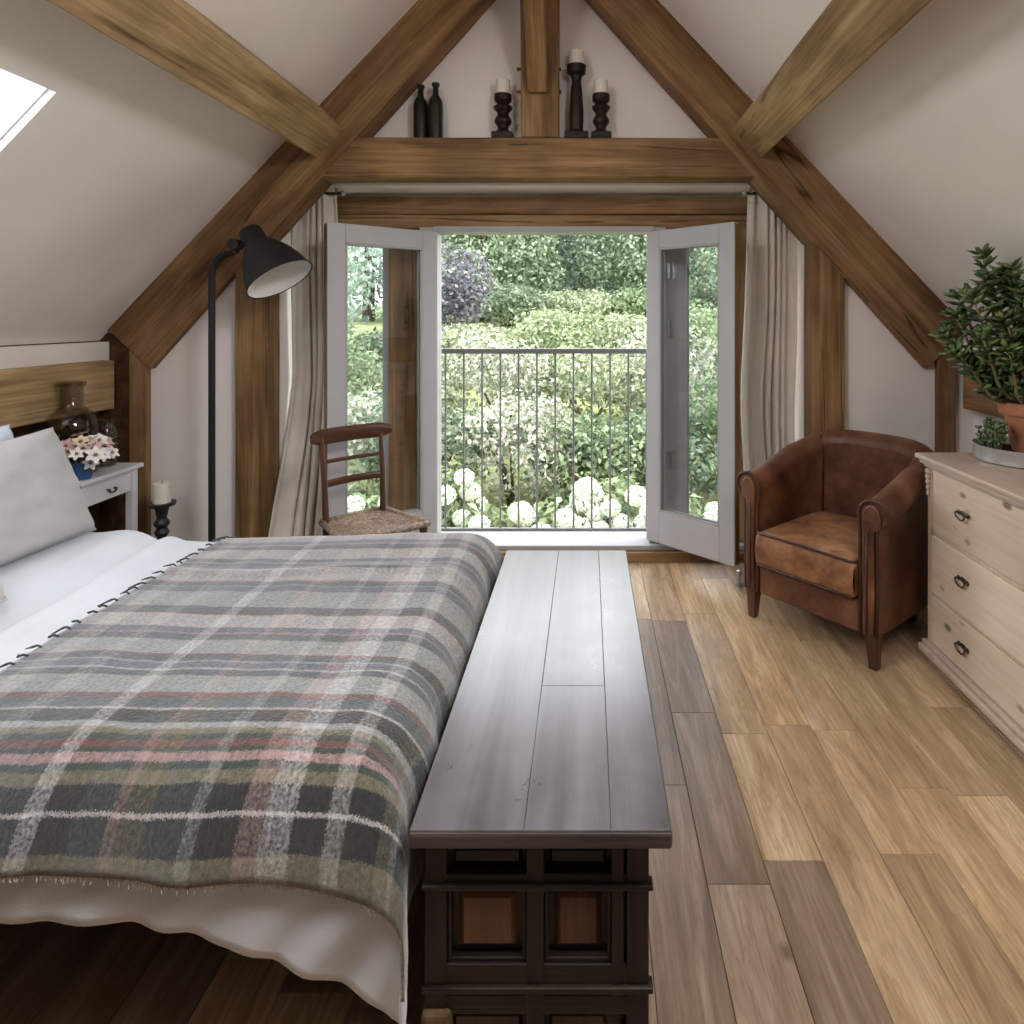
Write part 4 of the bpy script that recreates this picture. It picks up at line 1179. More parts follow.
# ---- bedside table
ns_ = thing('bedside_table', 'small white bedside table with one drawer beside the pillows', 'bedside table', (-2.64, 3.295, 0))
MB().bb(-0.19, 0.19, -0.215, 0.215, 0.72, 0.742).build('top', M['white'], ns_, bevel=0.004)
for x in (-0.15, 0.15):
    for y in (-0.175, 0.175):
        MB().bb(x - 0.02, x + 0.02, y - 0.02, y + 0.02, 0, 0.72).build('leg', M['white'], ns_, bevel=0.003)
ap = MB(); ap.bb(-0.13, 0.13, -0.19, -0.175, 0.60, 0.72); ap.bb(-0.13, 0.13, 0.175, 0.19, 0.60, 0.72); ap.bb(-0.168, -0.155, -0.155, 0.155, 0.60, 0.72)
ap.bb(0.152, 0.164, -0.155, 0.155, 0.70, 0.72)
ap.build('apron', M['white'], ns_)
d = MB().bb(0.135, 0.167, -0.150, 0.150, 0.605, 0.698).build('drawer', M['white'], ns_, bevel=0.004)
h = MB()
for s in (-1, 1): h.tube([(0.165, s * 0.022, 0.655), (0.182, s * 0.022, 0.655)], 0.005, 8)
h.tube([(0.182, 0.026 * math.cos(a), 0.655 - 0.016 * math.sin(a)) for a in [PI * q / 8 for q in range(9)]], 0.004, 8)
h.build('handle', M['iron'], d, smooth=50)

# things on it
bo = thing('glass_bottle', 'big clear glass demijohn bottle standing behind the flowers on the bedside table', 'bottle', (-2.655, 3.27, 0.742))
pr = [(0.02, 0.0), (0.105, 0.002), (0.115, 0.02), (0.115, 0.24), (0.105, 0.29), (0.07, 0.325), (0.052, 0.345), (0.05, 0.445), (0.058, 0.45), (0.058, 0.468), (0.046, 0.468), (0.044, 0.345), (0.062, 0.32), (0.10, 0.28), (0.108, 0.235), (0.108, 0.02), (0.02, 0.008)]
MB().lathe(pr, n=32).build('bottle_body', M['jarglass'], bo, smooth=60)
MB().lathe([(0.052, 0.446), (0.0605, 0.448), (0.0605, 0.469), (0.05, 0.471)], n=24, close=False).build('rim', M['jarglass'], bo, smooth=60)
gb = thing('glass_jar', 'small clear glass jar beside the big bottle on the bedside table', 'jar', (-2.60, 3.43, 0.742))
MB().lathe([(0.01, 0), (0.045, 0.001), (0.05, 0.02), (0.05, 0.19), (0.038, 0.215), (0.036, 0.25), (0.034, 0.25), (0.034, 0.21), (0.045, 0.185), (0.045, 0.01), (0.01, 0.006)], n=22).build('jar_body', M['jarglass'], gb, smooth=60)
fp = thing('flower_pot', 'blue glazed pot of pink and white flowers on the bedside table', 'flower pot', (-2.505, 3.15, 0.742))
MB().lathe([(0.01, 0), (0.036, 0.0), (0.046, 0.04), (0.052, 0.085), (0.05, 0.088), (0.044, 0.08), (0.038, 0.02), (0.01, 0.012)], n=26).build('pot', M['blueglaze'], fp, smooth=60)
def blossom(parent, c, nrm, r, mat, np_=6):
    n = Vector(nrm).normalized(); a = n.orthogonal().normalized(); b = n.cross(a)
    mb = MB(); t0 = random.random() * 6
    for k in range(np_):
        t = t0 + 2 * PI * k / np_
        d = math.cos(t) * a + math.sin(t) * b; e = n.cross(d)
        c0 = Vector(c)
        w = r * 0.34
        pts = [c0 + d * r * 0.12, c0 + d * r * 0.55 + e * w + n * r * 0.22, c0 + d * r * 1.0 + e * w * 0.4 + n * r * 0.18, c0 + d * r * 1.06 + n * r * 0.12, c0 + d * r * 1.0 - e * w * 0.4 + n * r * 0.18, c0 + d * r * 0.55 - e * w + n * r * 0.22, c0 + d * r * 0.55 + n * r * 0.14]
        mb.add(pts, [(0, 1, 6), (1, 2, 6), (2, 3, 6), (3, 4, 6), (4, 5, 6), (5, 0, 6)])
    o = mb.build('flower', mat, parent, smooth=180, fixn=False)
    MB().ell(Vector(c) + n * r * 0.16, (r * 0.2, r * 0.2, r * 0.14), 10, 6, Matrix((a, b, n)).transposed()).build('flower_eye', M['yellow'], o, smooth=180)
rr = random.Random(4)
fm = [M['whitepetal'], M['pinkpetal'], M['creampetal'], M['whitepetal']]
stems = MB()
for i in range(34):
    a = rr.random() * 2 * PI; q = math.sqrt(rr.random())
    x = 0.20 * q * math.cos(a) - 0.03; y = 0.13 * q * math.sin(a); z = 0.20 - 0.09 * q + rr.uniform(-0.02, 0.04)
    blossom(fp, (x, y, z), (x * 2 + 0.05, y * 2 - 0.10, 0.22), rr.uniform(0.030, 0.044), fm[i % 4])
    stems.tube([(0.02 * math.cos(a), 0.02 * math.sin(a), 0.05), (x * 0.5, y * 0.5, 0.12), (x, y, z)], 0.0018, 5)
blossom(fp, (0.055, -0.02, 0.085), (0.8, -0.5, 0.3), 0.036, M['whitepetal'])
stems.build('stems', M['leaf_mid'], fp)
lf_ = MB()
for i in range(26):
    a = rr.random() * 2 * PI; q = 0.05 + 0.09 * rr.random()
    p0 = Vector((q * math.cos(a), q * 0.8 * math.sin(a), 0.09 + 0.11 * rr.random())); d_ = Vector((math.cos(a), math.sin(a), rr.uniform(-.2, .6))).normalized(); e_ = d_.cross(Vector((0, 0, 1))).normalized()
    lf_.add([p0, p0 + d_ * 0.025 + e_ * 0.009, p0 + d_ * 0.055, p0 + d_ * 0.025 - e_ * 0.009], [(0, 1, 2, 3)])
lf_.build('leaves', M['leaf_lime'], fp, fixn=False)

# leaf-card clouds ---------------------------------------------------------------
def leaf_mesh(name, centres, normals, length, width, mat, parent=None, fold=0.25, extra=None):
    n = len(centres)
    c = np.asarray(centres); nn = np.asarray(normals)
    nn = nn / np.maximum(np.linalg.norm(nn, axis=1, keepdims=True), 1e-6)
    r = rng.normal(size=(n, 3)); u = np.cross(nn, r); u /= np.maximum(np.linalg.norm(u, axis=1, keepdims=True), 1e-6)
    w = np.cross(nn, u)
    ln = length * rng.uniform(0.65, 1.25, (n, 1)); wd = width * rng.uniform(0.7, 1.2, (n, 1))
    V = np.empty((n, 4, 3))
    V[:, 0] = c - u * ln / 2; V[:, 1] = c + w * wd / 2 + nn * wd * fold; V[:, 2] = c + u * ln / 2; V[:, 3] = c - w * wd / 2 + nn * wd * fold
    V = V.reshape(-1, 3)
    Fc = np.arange(4 * n).reshape(-1, 4)
    me = bpy.data.meshes.new(name)
    nv = len(V)
    me.vertices.add(nv); me.vertices.foreach_set('co', V.astype(np.float32).ravel())
    me.loops.add(4 * n); me.loops.foreach_set('vertex_index', Fc.ravel().astype(np.int32))
    me.polygons.add(n); me.polygons.foreach_set('loop_start', (np.arange(n) * 4).astype(np.int32))
    me.update(); me.validate()
    me.materials.append(mat)
    o = bpy.data.objects.new(name, me); C.objects.link(o)
    if parent is not None: o.parent = parent
    return o

def cloud(lobes, n, inner=0.72):
    """lobes: (centre, radii); points near their surfaces with outward normals"""
    w = np.array([l[1][0] * l[1][2] for l in lobes]); w /= w.sum()
    k = rng.choice(len(lobes), n, p=w)
    d = rng.normal(size=(n, 3)); d /= np.linalg.norm(d, axis=1, keepdims=True)
    cc = np.array([l[0] for l in lobes])[k]; rd = np.array([l[1] for l in lobes])[k]
    q = rng.uniform(inner ** 3, 1.0, (n, 1)) ** (1 / 3)
    q *= 1 + 0.10 * rng.normal(size=(n, 1))
    return cc + d * rd * q, d + 0.9 * rng.normal(size=(n, 3)) + np.array([0, 0, 0.35])

# ---- potted jade-like plant on a tray on the drawers
PC = (1.875, 2.72)
tr = thing('metal_tray', 'round galvanised metal tray with soil on the chest of drawers', 'tray', (PC[0], PC[1], DH))
MB().lathe([(0.02, 0.0), (0.185, 0.0), (0.195, 0.006), (0.20, 0.06), (0.204, 0.064), (0.200, 0.068), (0.194, 0.062), (0.188, 0.012), (0.02, 0.010)], n=48).build('tray_dish', M['galv'], tr, smooth=50)
MB().lathe([(0.003, 0.012), (0.187, 0.012), (0.192, 0.035), (0.003, 0.042)], n=40).build('soil', M['soil'], tr, smooth=50)
pp = thing('potted_plant', 'bushy green succulent in a terracotta pot standing on the metal tray', 'potted plant', (PC[0] + 0.045, PC[1] + 0.0, DH + 0.042))
MB().lathe([(0.02, 0.0), (0.090, 0.0), (0.122, 0.155), (0.136, 0.157), (0.142, 0.168), (0.144, 0.205), (0.136, 0.21), (0.126, 0.205), (0.122, 0.17), (0.02, 0.165)], n=40).build('pot', M['terracotta'], pp, smooth=40)
MB().lathe([(0.003, 0.166), (0.122, 0.168), (0.11, 0.182), (0.003, 0.19)], n=24).build('soil', M['soil'], pp, smooth=60)
rs_ = random.Random(12)
tips = [(-0.36, -0.03, 0.42), (-0.34, 0.02, 0.58), (-0.25, -0.06, 0.74), (-0.20, 0.05, 0.84), (-0.06, -0.05, 0.86), (0.05, 0.02, 0.78), (-0.14, -0.12, 0.66), (0.02, -0.14, 0.68), (-0.28, 0.10, 0.66),
        (0.10, -0.05, 0.62), (-0.30, -0.10, 0.50), (-0.22, -0.15, 0.44), (-0.10, 0.14, 0.72), (-0.38, 0.03, 0.50), (0.08, 0.14, 0.55), (-0.15, -0.05, 0.50), (-0.02, -0.18, 0.50), (0.12, -0.16, 0.46), (-0.27, -0.02, 0.36),
        (-0.31, -0.06, 0.66), (-0.14, 0.02, 0.76), (-0.20, -0.10, 0.56), (0.02, 0.02, 0.86), (0.0, -0.10, 0.78)]
stm = MB(); LC, LN, LD = [], [], []
def jade_leaf(mb, c, d, n, L_, W_):
    d = d.normalized(); s = d.cross(n)
    if s.length < 1e-5: s = d.orthogonal()
    s.normalize(); n = s.cross(d)
    pts = [c, c + d * L_ * 0.45 + s * W_ / 2 + n * 0.004, c + d * L_ * 0.85 + s * W_ * 0.36 + n * 0.006, c + d * L_ + n * 0.004, c + d * L_ * 0.85 - s * W_ * 0.36 + n * 0.006, c + d * L_ * 0.45 - s * W_ / 2 + n * 0.004, c + d * L_ * 0.5 + n * 0.012, c + d * L_ * 0.5 - n * 0.004]
    b = [(0, 1, 6), (1, 2, 6), (2, 3, 6), (3, 4, 6), (4, 5, 6), (5, 0, 6), (1, 0, 7), (2, 1, 7), (3, 2, 7), (4, 3, 7), (5, 4, 7), (0, 5, 7)]
    mb.add(pts, b)
fol = MB()
for tx, ty, tz in tips:
    lim = lambda: RIDGE - PITCH * (PC[0] + 0.045 + tx - XC) - (DH + 0.042) - 0.17
    while tz > lim(): tx -= 0.01; tz -= 0.01
    base = Vector((rs_.uniform(-.04, .04), rs_.uniform(-.04, .04), 0.17)); tip = Vector((tx, ty, tz))
    m1 = base.lerp(tip, 0.4) + Vector((tx * 0.18, ty * 0.18, -0.03)); m2 = base.lerp(tip, 0.75) + Vector((tx * 0.08, ty * 0.08, 0.0))
    stm.tube([base, m1, m2, tip], [0.011, 0.008, 0.0055, 0.003], 7)
    pts = [base.lerp(m1, q) for q in (0.8,)] + [m1.lerp(m2, q) for q in (0.3, 0.75)] + [m2.lerp(tip, q) for q in (0.1, 0.4, 0.7, 0.9, 1.0)]
    ax = (tip - m1).normalized()
    for i, p in enumerate(pts):
        for q in range(4):
            a = q * 2 * PI / 4 + i * 0.75 + rs_.uniform(-.3, .3)
            o1 = ax.orthogonal().normalized(); o2 = ax.cross(o1)
            d = (math.cos(a) * o1 + math.sin(a) * o2) + ax * rs_.uniform(0.1, 0.75) + Vector((0, 0, 0.2))
            jade_leaf(fol, p, d, ax, rs_.uniform(0.055, 0.085), rs_.uniform(0.024, 0.034))
# keep the plant under the slope
stm.build('stems', M['greystem'], pp, smooth=180)
fol.build('foliage', M['leaf_jade'], pp, smooth=180, fixn=False)
sc_ = thing('small_succulent', 'small leafy herb growing in the metal tray beside the terracotta pot', 'plant', (PC[0] - 0.145, PC[1] - 0.01, DH + 0.038))
h = MB(); hs = MB()
for i in range(30):
    a = rs_.random() * 2 * PI; q = rs_.random() ** 0.5 * 0.055
    b = Vector((q * 0.5 * math.cos(a), q * 0.7 * math.sin(a), 0)); t_ = Vector((q * math.cos(a) * 0.9, q * math.sin(a) * 1.3, 0.06 + 0.08 * rs_.random()))
    hs.tube([b, t_], 0.002, 5)
    for f_ in (0.4, 0.6, 0.8, 1.0):
        for s in range(3):
            d = Vector((math.cos(a + s * 2.1 + f_ * 4), math.sin(a + s * 2.1 + f_ * 4), 0.5))
            jade_leaf(h, b.lerp(t_, f_), d, Vector((0, 0, 1)), 0.022, 0.011)
hs.build('stems', M['greystem'], sc_, smooth=180); h.build('foliage', M['leaf_herb'], sc_, smooth=180, fixn=False)

# ---- reading lamp
lx, ly = -2.07, 3.50
lamp = thing('floor_lamp', 'tall black metal reading lamp with tilted dome shade beside the curtain', 'floor lamp', (lx, ly, 0))
MB().lathe([(0.02, 0), (0.135, 0.0), (0.14, 0.01), (0.13, 0.022), (0.03, 0.03), (0.016, 0.05)], n=32).build('base', M['lampblack'], lamp, smooth=50)
rim = Vector((-1.645, 3.40, 1.745)); ax = Vector((0.565, -0.095, -0.83)).normalized()
cap = rim - ax * 0.33
j = cap - Vector((lx, ly, 0)) + Vector((-0.05, 0.0, -0.03))
arc = [(0, 0, 0.03), (0, 0, 1.0), (0, 0, 1.78)]
for q in range(1, 8):
    a = q / 7 * PI / 2
    arc.append((0.11 * (1 - math.cos(a)), 0, 1.78 + 0.115 * math.sin(a)))
arc.append((j.x - 0.02, j.y, 1.90))
MB().tube(arc, 0.0175, 12).build('pole', M['lampblack'], lamp, smooth=60)
jm = MB(); jp = Vector((arc[-1]))
jm.tube([jp, jp + Vector((0.02, 0, 0.03)), cap - Vector((lx, ly, 0)) + ax * 0.04], 0.014, 10)
jm.tube([jp + Vector((0, -0.035, 0.035)), jp + Vector((0, 0.035, 0.035))], 0.03, 14)
jm.build('joint', M['lampblack'], lamp, smooth=50)
zz = ax; xx = zz.orthogonal().normalized(); yy = zz.cross(xx)
RM = Matrix((xx, yy, zz)).transposed()
c0 = cap - Vector((lx, ly, 0))
outer = [(0.0, 0.0), (0.045, 0.002), (0.056, 0.012), (0.058, 0.085), (0.066, 0.10), (0.092, 0.125), (0.130, 0.19), (0.158, 0.26), (0.176, 0.33), (0.181, 0.33)]
MB().lathe(outer[1:], c0, 40, RM, close=False).build('lamp_shade', M['lampblack'], lamp, smooth=50, solid=0.003)
inner = [(0.004, 0.105), (0.06, 0.112), (0.086, 0.13), (0.125, 0.195), (0.153, 0.262), (0.1725, 0.329)]
MB().lathe(inner, c0, 40, RM, close=False).build('shade_lining', M['lampwhite'], lamp, smooth=50)
MB().ell(c0 + ax * 0.19, (0.035, 0.035, 0.05), 16, 10, RM).build('bulb', M['lampwhite'], lamp, smooth=180)
MB().lathe([(0.0005, 0.0), (0.05, 0.001), (0.05, 0.006), (0.0005, 0.006)], c0, 24, RM).build('shade_cap', M['lampblack'], lamp, smooth=50)

# ---- floor candlestick, candlesticks and bottles on the tie beam
def candlestick(label, loc, prof, mat, cr_, ch_, top, group=None, sq=0):
    r = thing('candlestick', label, 'candlestick', loc, 0, group)
    pr = []
    for i in range(1, len(prof) - 1):
        a0 = prof[max(i - 1, 0)]; a1 = prof[i]; a2 = prof[i + 1]; a3 = prof[min(i + 2, len(prof) - 1)]
        if i == len(prof) - 2 or abs(a2[1] - a1[1]) < 0.012: pr.append(a1); continue
        for q in range(4):
            t = q / 4; h_ = 3 * t * t - 2 * t ** 3
            pr.append((a1[0] + (a2[0] - a1[0]) * h_, a1[1] + (a2[1] - a1[1]) * t))
    MB().lathe([prof[0]] + pr + [prof[-1]], n=24).build('holder', mat, r, smooth=40)
    if sq: MB().box((0, 0, 0.02), (sq * 2, min(sq * 2, 0.13), 0.04)).build('square_base', mat, r, bevel=0.006)
    c = thing('candle', 'candle', 'candle', (loc[0], loc[1], loc[2] + top))
    MB().lathe([(0.003, 0), (cr_, 0.0), (cr_, ch_ - 0.004), (cr_ - 0.004, ch_), (0.012, ch_ - 0.003), (0.003, ch_ - 0.006)], n=24).build('wax', M['wax'], c, smooth=40)
    MB().tube([(0, 0, ch_ - 0.008), (0.001, 0, ch_ + 0.012)], 0.0015, 6).build('wick', M['iron'], c)
    return r, c
H = 0.525
r, c = candlestick('tall dark iron candlestick standing on the floor beside the bedside table', (-2.345, 3.50, 0),
                   [(0.02, 0), (0.085, 0), (0.085, 0.015), (0.04, 0.04), (0.022, 0.07), (0.02, 0.20), (0.034, 0.23), (0.02, 0.26), (0.022, 0.33), (0.036, 0.36), (0.026, 0.385), (0.04, 0.41), (0.024, 0.44), (0.03, 0.47), (0.036, 0.50), (0.066, 0.508), (0.068, 0.525), (0.01, 0.525)], M['iron'], 0.043, 0.11, 0.525)
c['label'] = 'thick cream pillar candle on the iron floor candlestick by the bed'
ZB = 2.591 + 0.001
def cs_prof(h, w0, w1, neck):
    return [(0.01, 0), (w0, 0), (w0, h * 0.10), (w0 * 0.8, h * 0.14), (neck, h * 0.26), (neck * 1.7, h * 0.42), (neck * 1.1, h * 0.58), (neck * 1.9, h * 0.72), (neck * 1.2, h * 0.80), (w1, h * 0.88), (w1, h), (0.01, h)]
def zoff(py, y=3.775): return EYE - (py - VY) / F * y
yb = 3.775
for (px, top, ctop, w0, w1, nk, lab, cl) in ((503, 95, 80, 0.062, 0.052, 0.030, 'short turned dark candlestick beside the king post on the tie beam', 'white candle on the short candlestick nearest the dark bottles'),
                                         (601, 95, 81, 0.060, 0.052, 0.029, 'short turned dark candlestick at the end of the tie beam group', 'white candle on the short candlestick past the tall one'),):
    hh = zoff(top) - ZB
    r, c = candlestick(lab, ((px - VX) / F * yb, yb, ZB), cs_prof(hh, w0, w1, nk), M['turned'], 0.042, zoff(ctop) - zoff(top), hh, sq=w0)
    c['label'] = cl
hh = zoff(66) - ZB
r, c = candlestick('tall column shaped dark candlestick on the tie beam', ((576.5 - VX) / F * yb, yb, ZB),
                   [(0.01, 0), (0.072, 0), (0.072, 0.02), (0.055, 0.035), (0.050, 0.05), (0.040, 0.06), (0.042, 0.16), (0.036, hh * 0.62), (0.028, hh * 0.80), (0.034, hh * 0.86), (0.055, hh * 0.90), (0.058, hh), (0.01, hh)], M['turned'], 0.043, zoff(51) - zoff(66), hh, sq=0.07)
c['label'] = 'white candle on the tall column candlestick'
for px, top, m, lab, r_ in ((420.5, 85, 'bottle', 'dark brown glass bottle on the tie beam, nearer the rafter', 0.042), (435.5, 83, 'bottlegreen', 'dark green glass bottle on the tie beam, nearer the candlesticks', 0.043)):
    hh = zoff(top) - ZB
    b = thing('bottle', lab, 'bottle', ((px - VX) / F * yb, yb + 0.005, ZB), 0)
    MB().lathe([(0.01, 0), (r_, 0), (r_, hh * 0.62), (r_ * 0.9, hh * 0.70), (r_ * 0.42, hh * 0.80), (r_ * 0.38, hh * 0.93), (r_ * 0.5, hh * 0.94), (r_ * 0.5, hh), (0.008, hh)], n=24).build('bottle_body', M[m], b, smooth=50)
    MB().lathe([(r_ * 0.44, hh * 0.955), (r_ * 0.56, hh * 0.96), (r_ * 0.56, hh * 0.99), (r_ * 0.44, hh * 0.995)], n=20, close=False).build('lip', M[m], b, smooth=50)

# ================================================================== GARDEN
def gz(x, y):
    k = [(4.2, -1.9), (6.0, -1.45), (8.0, -0.95), (11.0, -0.15), (14.0, 0.75), (18.0, 1.25), (40.0, 1.9), (60.0, 2.6)]
    for (a, za), (b, zb) in zip(k, k[1:]):
        if y <= b: return za + (zb - za) * max(0, (y - a) / (b - a))
    return 2.6
gm = MB().grid(60, 60, lambda u, v: (-26 + 50 * u, 4.32 + 55 * v, gz(0, 4.32 + 55 * v) + 0.05 * nz(u * 40, v * 40)))
struct(gm, 'ground', M['ground'], 'grassy garden ground rising away beyond the balcony', 'ground', smooth=180)
struct(MB().bb(XL - 0.15, XR + 0.15, YW + 0.1, YD + 0.14, -2.2, -0.01), 'wall_outside', M['plaster'], 'outside wall of the house below the garden doors', 'wall')

def bush(name, label, cat, x, y, rx, rz, mat, n, leaf, group=None, lobes=7, seed=0, base=None, extra=None):
    r = random.Random(seed); z0 = gz(x, y) if base is None else base
    root = thing(name, label, cat, (x, y, z0), 0, group)
    lb = [((0, 0, rz * 0.5), (rx * 0.8, rx * 0.8, rz * 0.5))]
    for i in range(lobes):
        a = r.random() * 2 * PI; q = r.uniform(0.3, 0.75)
        s = r.uniform(0.32, 0.55)
        lb.append(((rx * q * math.cos(a), rx * q * math.sin(a), rz * r.uniform(0.4, 0.82)), (rx * s, rx * s, rz * s * 0.55)))
    c, nn = cloud(lb, n)
    c[:, 2] = np.maximum(c[:, 2], 0.02)
    leaf_mesh('foliage', c, nn, leaf, leaf * 0.55, mat, root)
    st_ = MB()
    for i in range(4):
        a = r.random() * 2 * PI
        st_.tube([(0.03 * math.cos(a), 0.03 * math.sin(a), -0.08), (rx * 0.15 * math.cos(a), rx * 0.15 * math.sin(a), rz * 0.3), (rx * 0.4 * math.cos(a), rx * 0.4 * math.sin(a), rz * 0.62)], [0.03, 0.022, 0.01], 6)
    st_.build('stem', M['bark'], root, smooth=180)
    return root, lb

ORD = ['first', 'second', 'third', 'fourth', 'fifth', 'sixth', 'seventh', 'eighth', 'ninth']
# hydrangeas below the railing
hx = [-2.3, -1.55, -0.95, -0.35, 0.25, 0.9, 1.6]
for i, x in enumerate(hx):
    y = 6.35 + 0.25 * math.sin(i * 2.1)
    root, lb = bush('hydrangea', '%s white hydrangea bush from the chair side in the row below the railing' % ORD[i], 'hydrangea', x, y, 0.46, 1.12 + 0.10 * math.sin(i * 1.7), M['leaf_lime'], 1500, 0.13, 'white hydrangeas below the railing', 6, 40 + i)
    r = random.Random(60 + i)
    for q in range(18):
        a = -PI / 2 + r.uniform(-1.9, 1.9); e = r.uniform(0.25, 1.0)
        hz = 1.12 + 0.10 * math.sin(i * 1.7)
        px_, py_, pz_ = 0.46 * math.cos(a) * (1.05 - e * 0.4), 0.46 * math.sin(a) * (1.05 - e * 0.4) - 0.03, hz * (0.45 + 0.55 * e)
        R_ = r.uniform(0.075, 0.12)
        d_ = rng.normal(size=(240, 3)); d_ /= np.linalg.norm(d_, axis=1, keepdims=True)
        cc_ = np.array([px_, py_, pz_]) + d_ * R_ * np.array([1, 1, 0.8])
        leaf_mesh('flower_head', cc_, d_ + 0.25 * rng.normal(size=(240, 3)), 0.04, 0.036, M['blossom'], root)
root, lb = bush('red_flowers', 'small red flowering plant among the white hydrangeas below the railing', 'flowers', -0.42, 5.95, 0.20, 0.72, M['leaf_mid'], 250, 0.09, None, 4, 71)
c_, n_ = cloud([((0, 0, 0.62), (0.16, 0.16, 0.14))], 90); leaf_mesh('flowers', c_, n_, 0.07, 0.06, M['redflower'], root)

shrubs = [  # x, y, r, h, material, leaf count, leaf size, label
    (-3.3, 8.0, 0.95, 1.55, 'leaf_sage', 3200, 0.10, 'grey green shrub behind the hydrangeas, nearest the oak post'),
    (-2.0, 7.9, 0.85, 1.40, 'leaf_dark', 3000, 0.10, 'dark green shrub at the chair-side end behind the hydrangeas'),
    (-0.95, 8.1, 0.85, 1.50, 'leaf_sage', 3200, 0.09, 'sage green shrub with pinkish leaves behind the hydrangeas'),
    (0.05, 7.8, 0.80, 1.25, 'leaf_mid', 3000, 0.10, 'low mid green shrub in the middle behind the hydrangeas'),
    (1.0, 8.0, 0.85, 1.35, 'leaf_dark', 3000, 0.10, 'dark green shrub at the armchair end behind the hydrangeas'),
    (2.1, 8.2, 0.90, 1.6, 'leaf_mid', 3000, 0.10, 'mid green shrub seen through the glass by the armchair'),
    (-4.2, 9.9, 1.1, 1.75, 'leaf_mid', 3000, 0.11, 'mid green shrub further back behind the oak post'),
    (-2.65, 9.8, 1.0, 1.55, 'leaf_pale', 3200, 0.10, 'pale green shrub further up the bank on the chair side'),
    (-1.35, 10.0, 1.0, 1.62, 'leaf_sage', 3200, 0.10, 'pale sage shrub in the middle of the bank'),
    (0.0, 9.8, 1.0, 1.58, 'leaf_pale', 3200, 0.10, 'pale green shrub in the middle of the bank beside the sage one'),
    (1.3, 10.0, 1.0, 1.62, 'leaf_sage', 3200, 0.10, 'sage shrub further up the bank on the armchair side'),
    (2.7, 10.1, 1.1, 1.9, 'leaf_pale', 3000, 0.11, 'pale shrub up the bank seen through the glass by the armchair'),
    (-3.6, 12.4, 1.1, 1.0, 'leaf_dark', 2600, 0.13, 'dark shrub under the purple bush'),
    (-2.0, 12.8, 1.2, 0.95, 'leaf_pale', 3000, 0.12, 'pale trailing shrub on the crest beside the purple bush'),
    (-0.5, 12.9, 1.25, 1.2, 'leaf_lime', 3000, 0.12, 'yellow green shrub on the crest in the middle'),
    (0.9, 12.8, 1.2, 1.15, 'leaf_pale', 3000, 0.12, 'pale shrub on the crest towards the armchair side'),
    (2.4, 12.9, 1.2, 1.35, 'leaf_lime', 2600, 0.12, 'yellow green shrub on the crest seen through glass by the armchair'),
    (-3.5, 14.4, 1.25, 2.5, 'leaf_purple', 4200, 0.13, 'purple leaved bush beside the door by the chair'),
    (-5.8, 13.0, 1.5, 3.0, 'leaf_blue', 3200, 0.16, 'blue green bush seen through the glass behind the chair'),
    (-2.3, 18.2, 1.25, 1.25, 'leaf_dark', 3500, 0.14, 'low dark bush below the trees beside the purple bush'),
    (-0.2, 18.6, 1.3, 1.05, 'leaf_pale', 3500, 0.14, 'low pale bush below the trees in the middle'),
    (1.9, 18.3, 1.3, 1.25, 'leaf_mid', 3500, 0.14, 'low green bush below the trees towards the armchair side'),
    (4.2, 18.5, 1.4, 1.4, 'leaf_dark', 3000, 0.15, 'low dark bush below the trees seen through glass by the armchair'),
    (-6.0, 9.0, 1.4, 2.0, 'leaf_mid', 2600, 0.13, 'bushy shrub at the far side beyond the oak post'),
]
for i, (x, y, rx, rz, m, n, lf, lab) in enumerate(shrubs):
    bush('shrub', lab, 'shrub', x, y, rx, rz, M[m], n, lf, 'garden shrubs on the bank', 8, 100 + i)

def tree(label, x, y, h, r_, m, n, lf, seed):
    z0 = gz(x, y); rd = random.Random(seed)
    root = thing('tree', label, 'tree', (x, y, z0), 0, 'trees at the end of the garden')
    lb = [((0, 0, h * 0.5), (r_ * 0.9, r_ * 0.9, h * 0.46))]
    for i in range(18):
        a = rd.random() * 2 * PI; q = rd.uniform(0.35, 0.8)
        lb.append(((r_ * q * math.cos(a), r_ * q * math.sin(a), h * rd.uniform(0.08, 0.88)), (r_ * 0.42, r_ * 0.42, h * 0.14)))
    c, nn = cloud(lb, n)
    leaf_mesh('crown', c, nn, lf, lf * 0.6, M[m], root)
    MB().tube([(0, 0, -0.1), (0.05, 0, h * 0.3), (0, 0.1, h * 0.75)], [0.22, 0.17, 0.05], 10).build('trunk', M['bark'], root, smooth=180)
for i, t_ in enumerate([
    ('bright green tree behind the purple bush', -3.6, 22, 8.0, 2.9, 'leaf_tree', 30000, 0.17),
    ('blue green tree in the middle of the far row', -0.2, 26, 9.5, 3.2, 'leaf_blue', 30000, 0.19),
    ('mid green tree at the armchair side of the far row', 2.8, 22, 8.5, 2.9, 'leaf_tree', 30000, 0.17),
    ('tall tree seen through the glass behind the chair', -7.6, 22, 9.0, 3.2, 'leaf_blue', 12000, 0.20),
    ('tall tree seen through the glass beside the armchair curtain', 6.4, 24, 9.5, 3.3, 'leaf_mid', 12000, 0.20),
    ('dark tree in the gap behind the bright green tree', -2.0, 32, 11, 3.8, 'leaf_dark', 20000, 0.32),
    ('dark tree in the gap behind the mid green tree', 2.2, 33, 11, 3.8, 'leaf_dark', 20000, 0.32),
    ('dark tree far back on the chair side', -7.0, 33, 11, 4.0, 'leaf_dark', 9000, 0.42)]):
    tree(*t_, 200 + i)

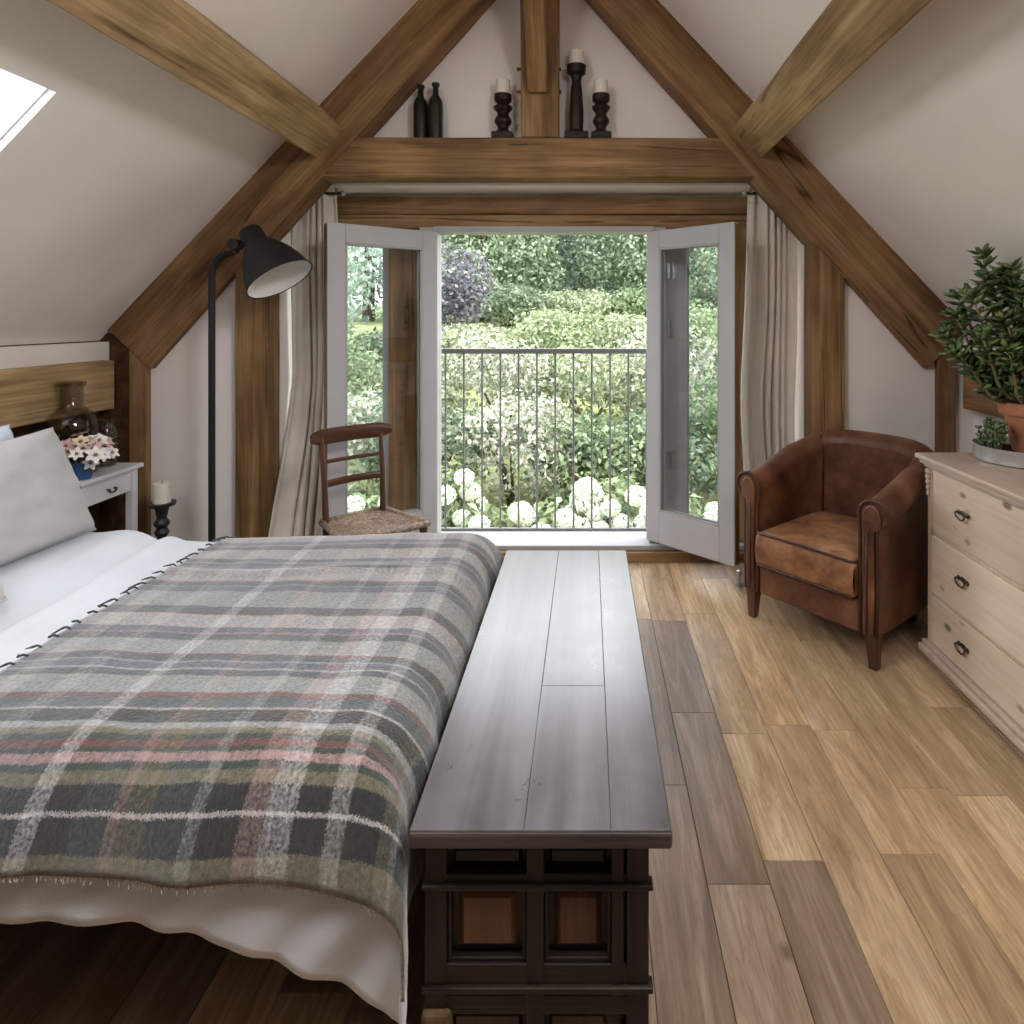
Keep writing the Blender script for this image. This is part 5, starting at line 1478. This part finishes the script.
# ================================================================== LIGHT AND CAMERA
world = bpy.data.worlds.new('World'); scene.world = world
world.use_nodes = True
wt = world.node_tree; bg = wt.nodes['Background']
bg.inputs[0].default_value = (0.92, 0.94, 1.0, 1); bg.inputs[1].default_value = 1.0
SKY = 5.2
bg.inputs[1].default_value = SKY
sun = bpy.data.lights.new('sun', 'SUN'); sun.energy = 5.5; sun.angle = math.radians(50); sun.color = (1.0, 0.95, 0.86)
so = bpy.data.objects.new('sun', sun); C.objects.link(so)
so.rotation_euler = Vector((0.42, -0.12, 0.90)).to_track_quat('Z', 'Y').to_euler()

def area(name, loc, direction, sx, sy, power, col=(0.93, 0.96, 1.0), portal=False):
    l = bpy.data.lights.new(name, 'AREA'); l.shape = 'RECTANGLE'; l.size = sx; l.size_y = sy; l.energy = power; l.color = col
    o = bpy.data.objects.new(name, l); C.objects.link(o)
    o.location = loc; o.rotation_euler = Vector(direction).to_track_quat('-Z', 'Y').to_euler()
    if portal: l.cycles.is_portal = True
    return o
area('door_portal', (-0.28, 4.30, 1.15), (0, -1, 0), 3.1, 2.1, 1, portal=True)
area('roof_window_portal', (*[slope_xy(-1, 2.0, 0.1)[0]], 1.81, slope_xy(-1, 2.0, 0.1)[1]), (PITCH, 0, -1), 1.0, 1.0, 1, portal=True)
# added fill lamps at the unseen roof openings, brightening slopes and room
for sgn, pw in ((-1, 62), (1, 78)):
    p = slope_xy(sgn, 1.275, 0.03)
    area('roof_fill_lamp', (p[0], 0.75, p[1]), (-sgn * PITCH, 0, -1), 0.95, 0.95, pw, (1.0, 0.975, 0.965))

cam = bpy.data.cameras.new('Camera'); co = bpy.data.objects.new('Camera', cam); C.objects.link(co)
co.location = (0, 0, EYE); co.rotation_euler = (PI / 2, 0, 0)
cam.sensor_width = 36; cam.sensor_fit = 'HORIZONTAL'; cam.lens = F / 1024 * 36
cam.shift_x = (512 - VX) / 1024; cam.shift_y = -(512 - VY) / 1024
cam.clip_start = 0.05; cam.clip_end = 300
scene.camera = co

vs_ = scene.view_settings
vs_.view_transform = 'Standard'; vs_.look = 'None'; vs_.gamma = 1.0; vs_.use_curve_mapping = False
vs_.exposure = 0.15
cy = scene.cycles
cy.max_bounces = 10; cy.diffuse_bounces = 6; cy.glossy_bounces = 4; cy.transparent_max_bounces = 12
cy.caustics_reflective = False; cy.caustics_refractive = False
cy.sample_clamp_indirect = 8.0
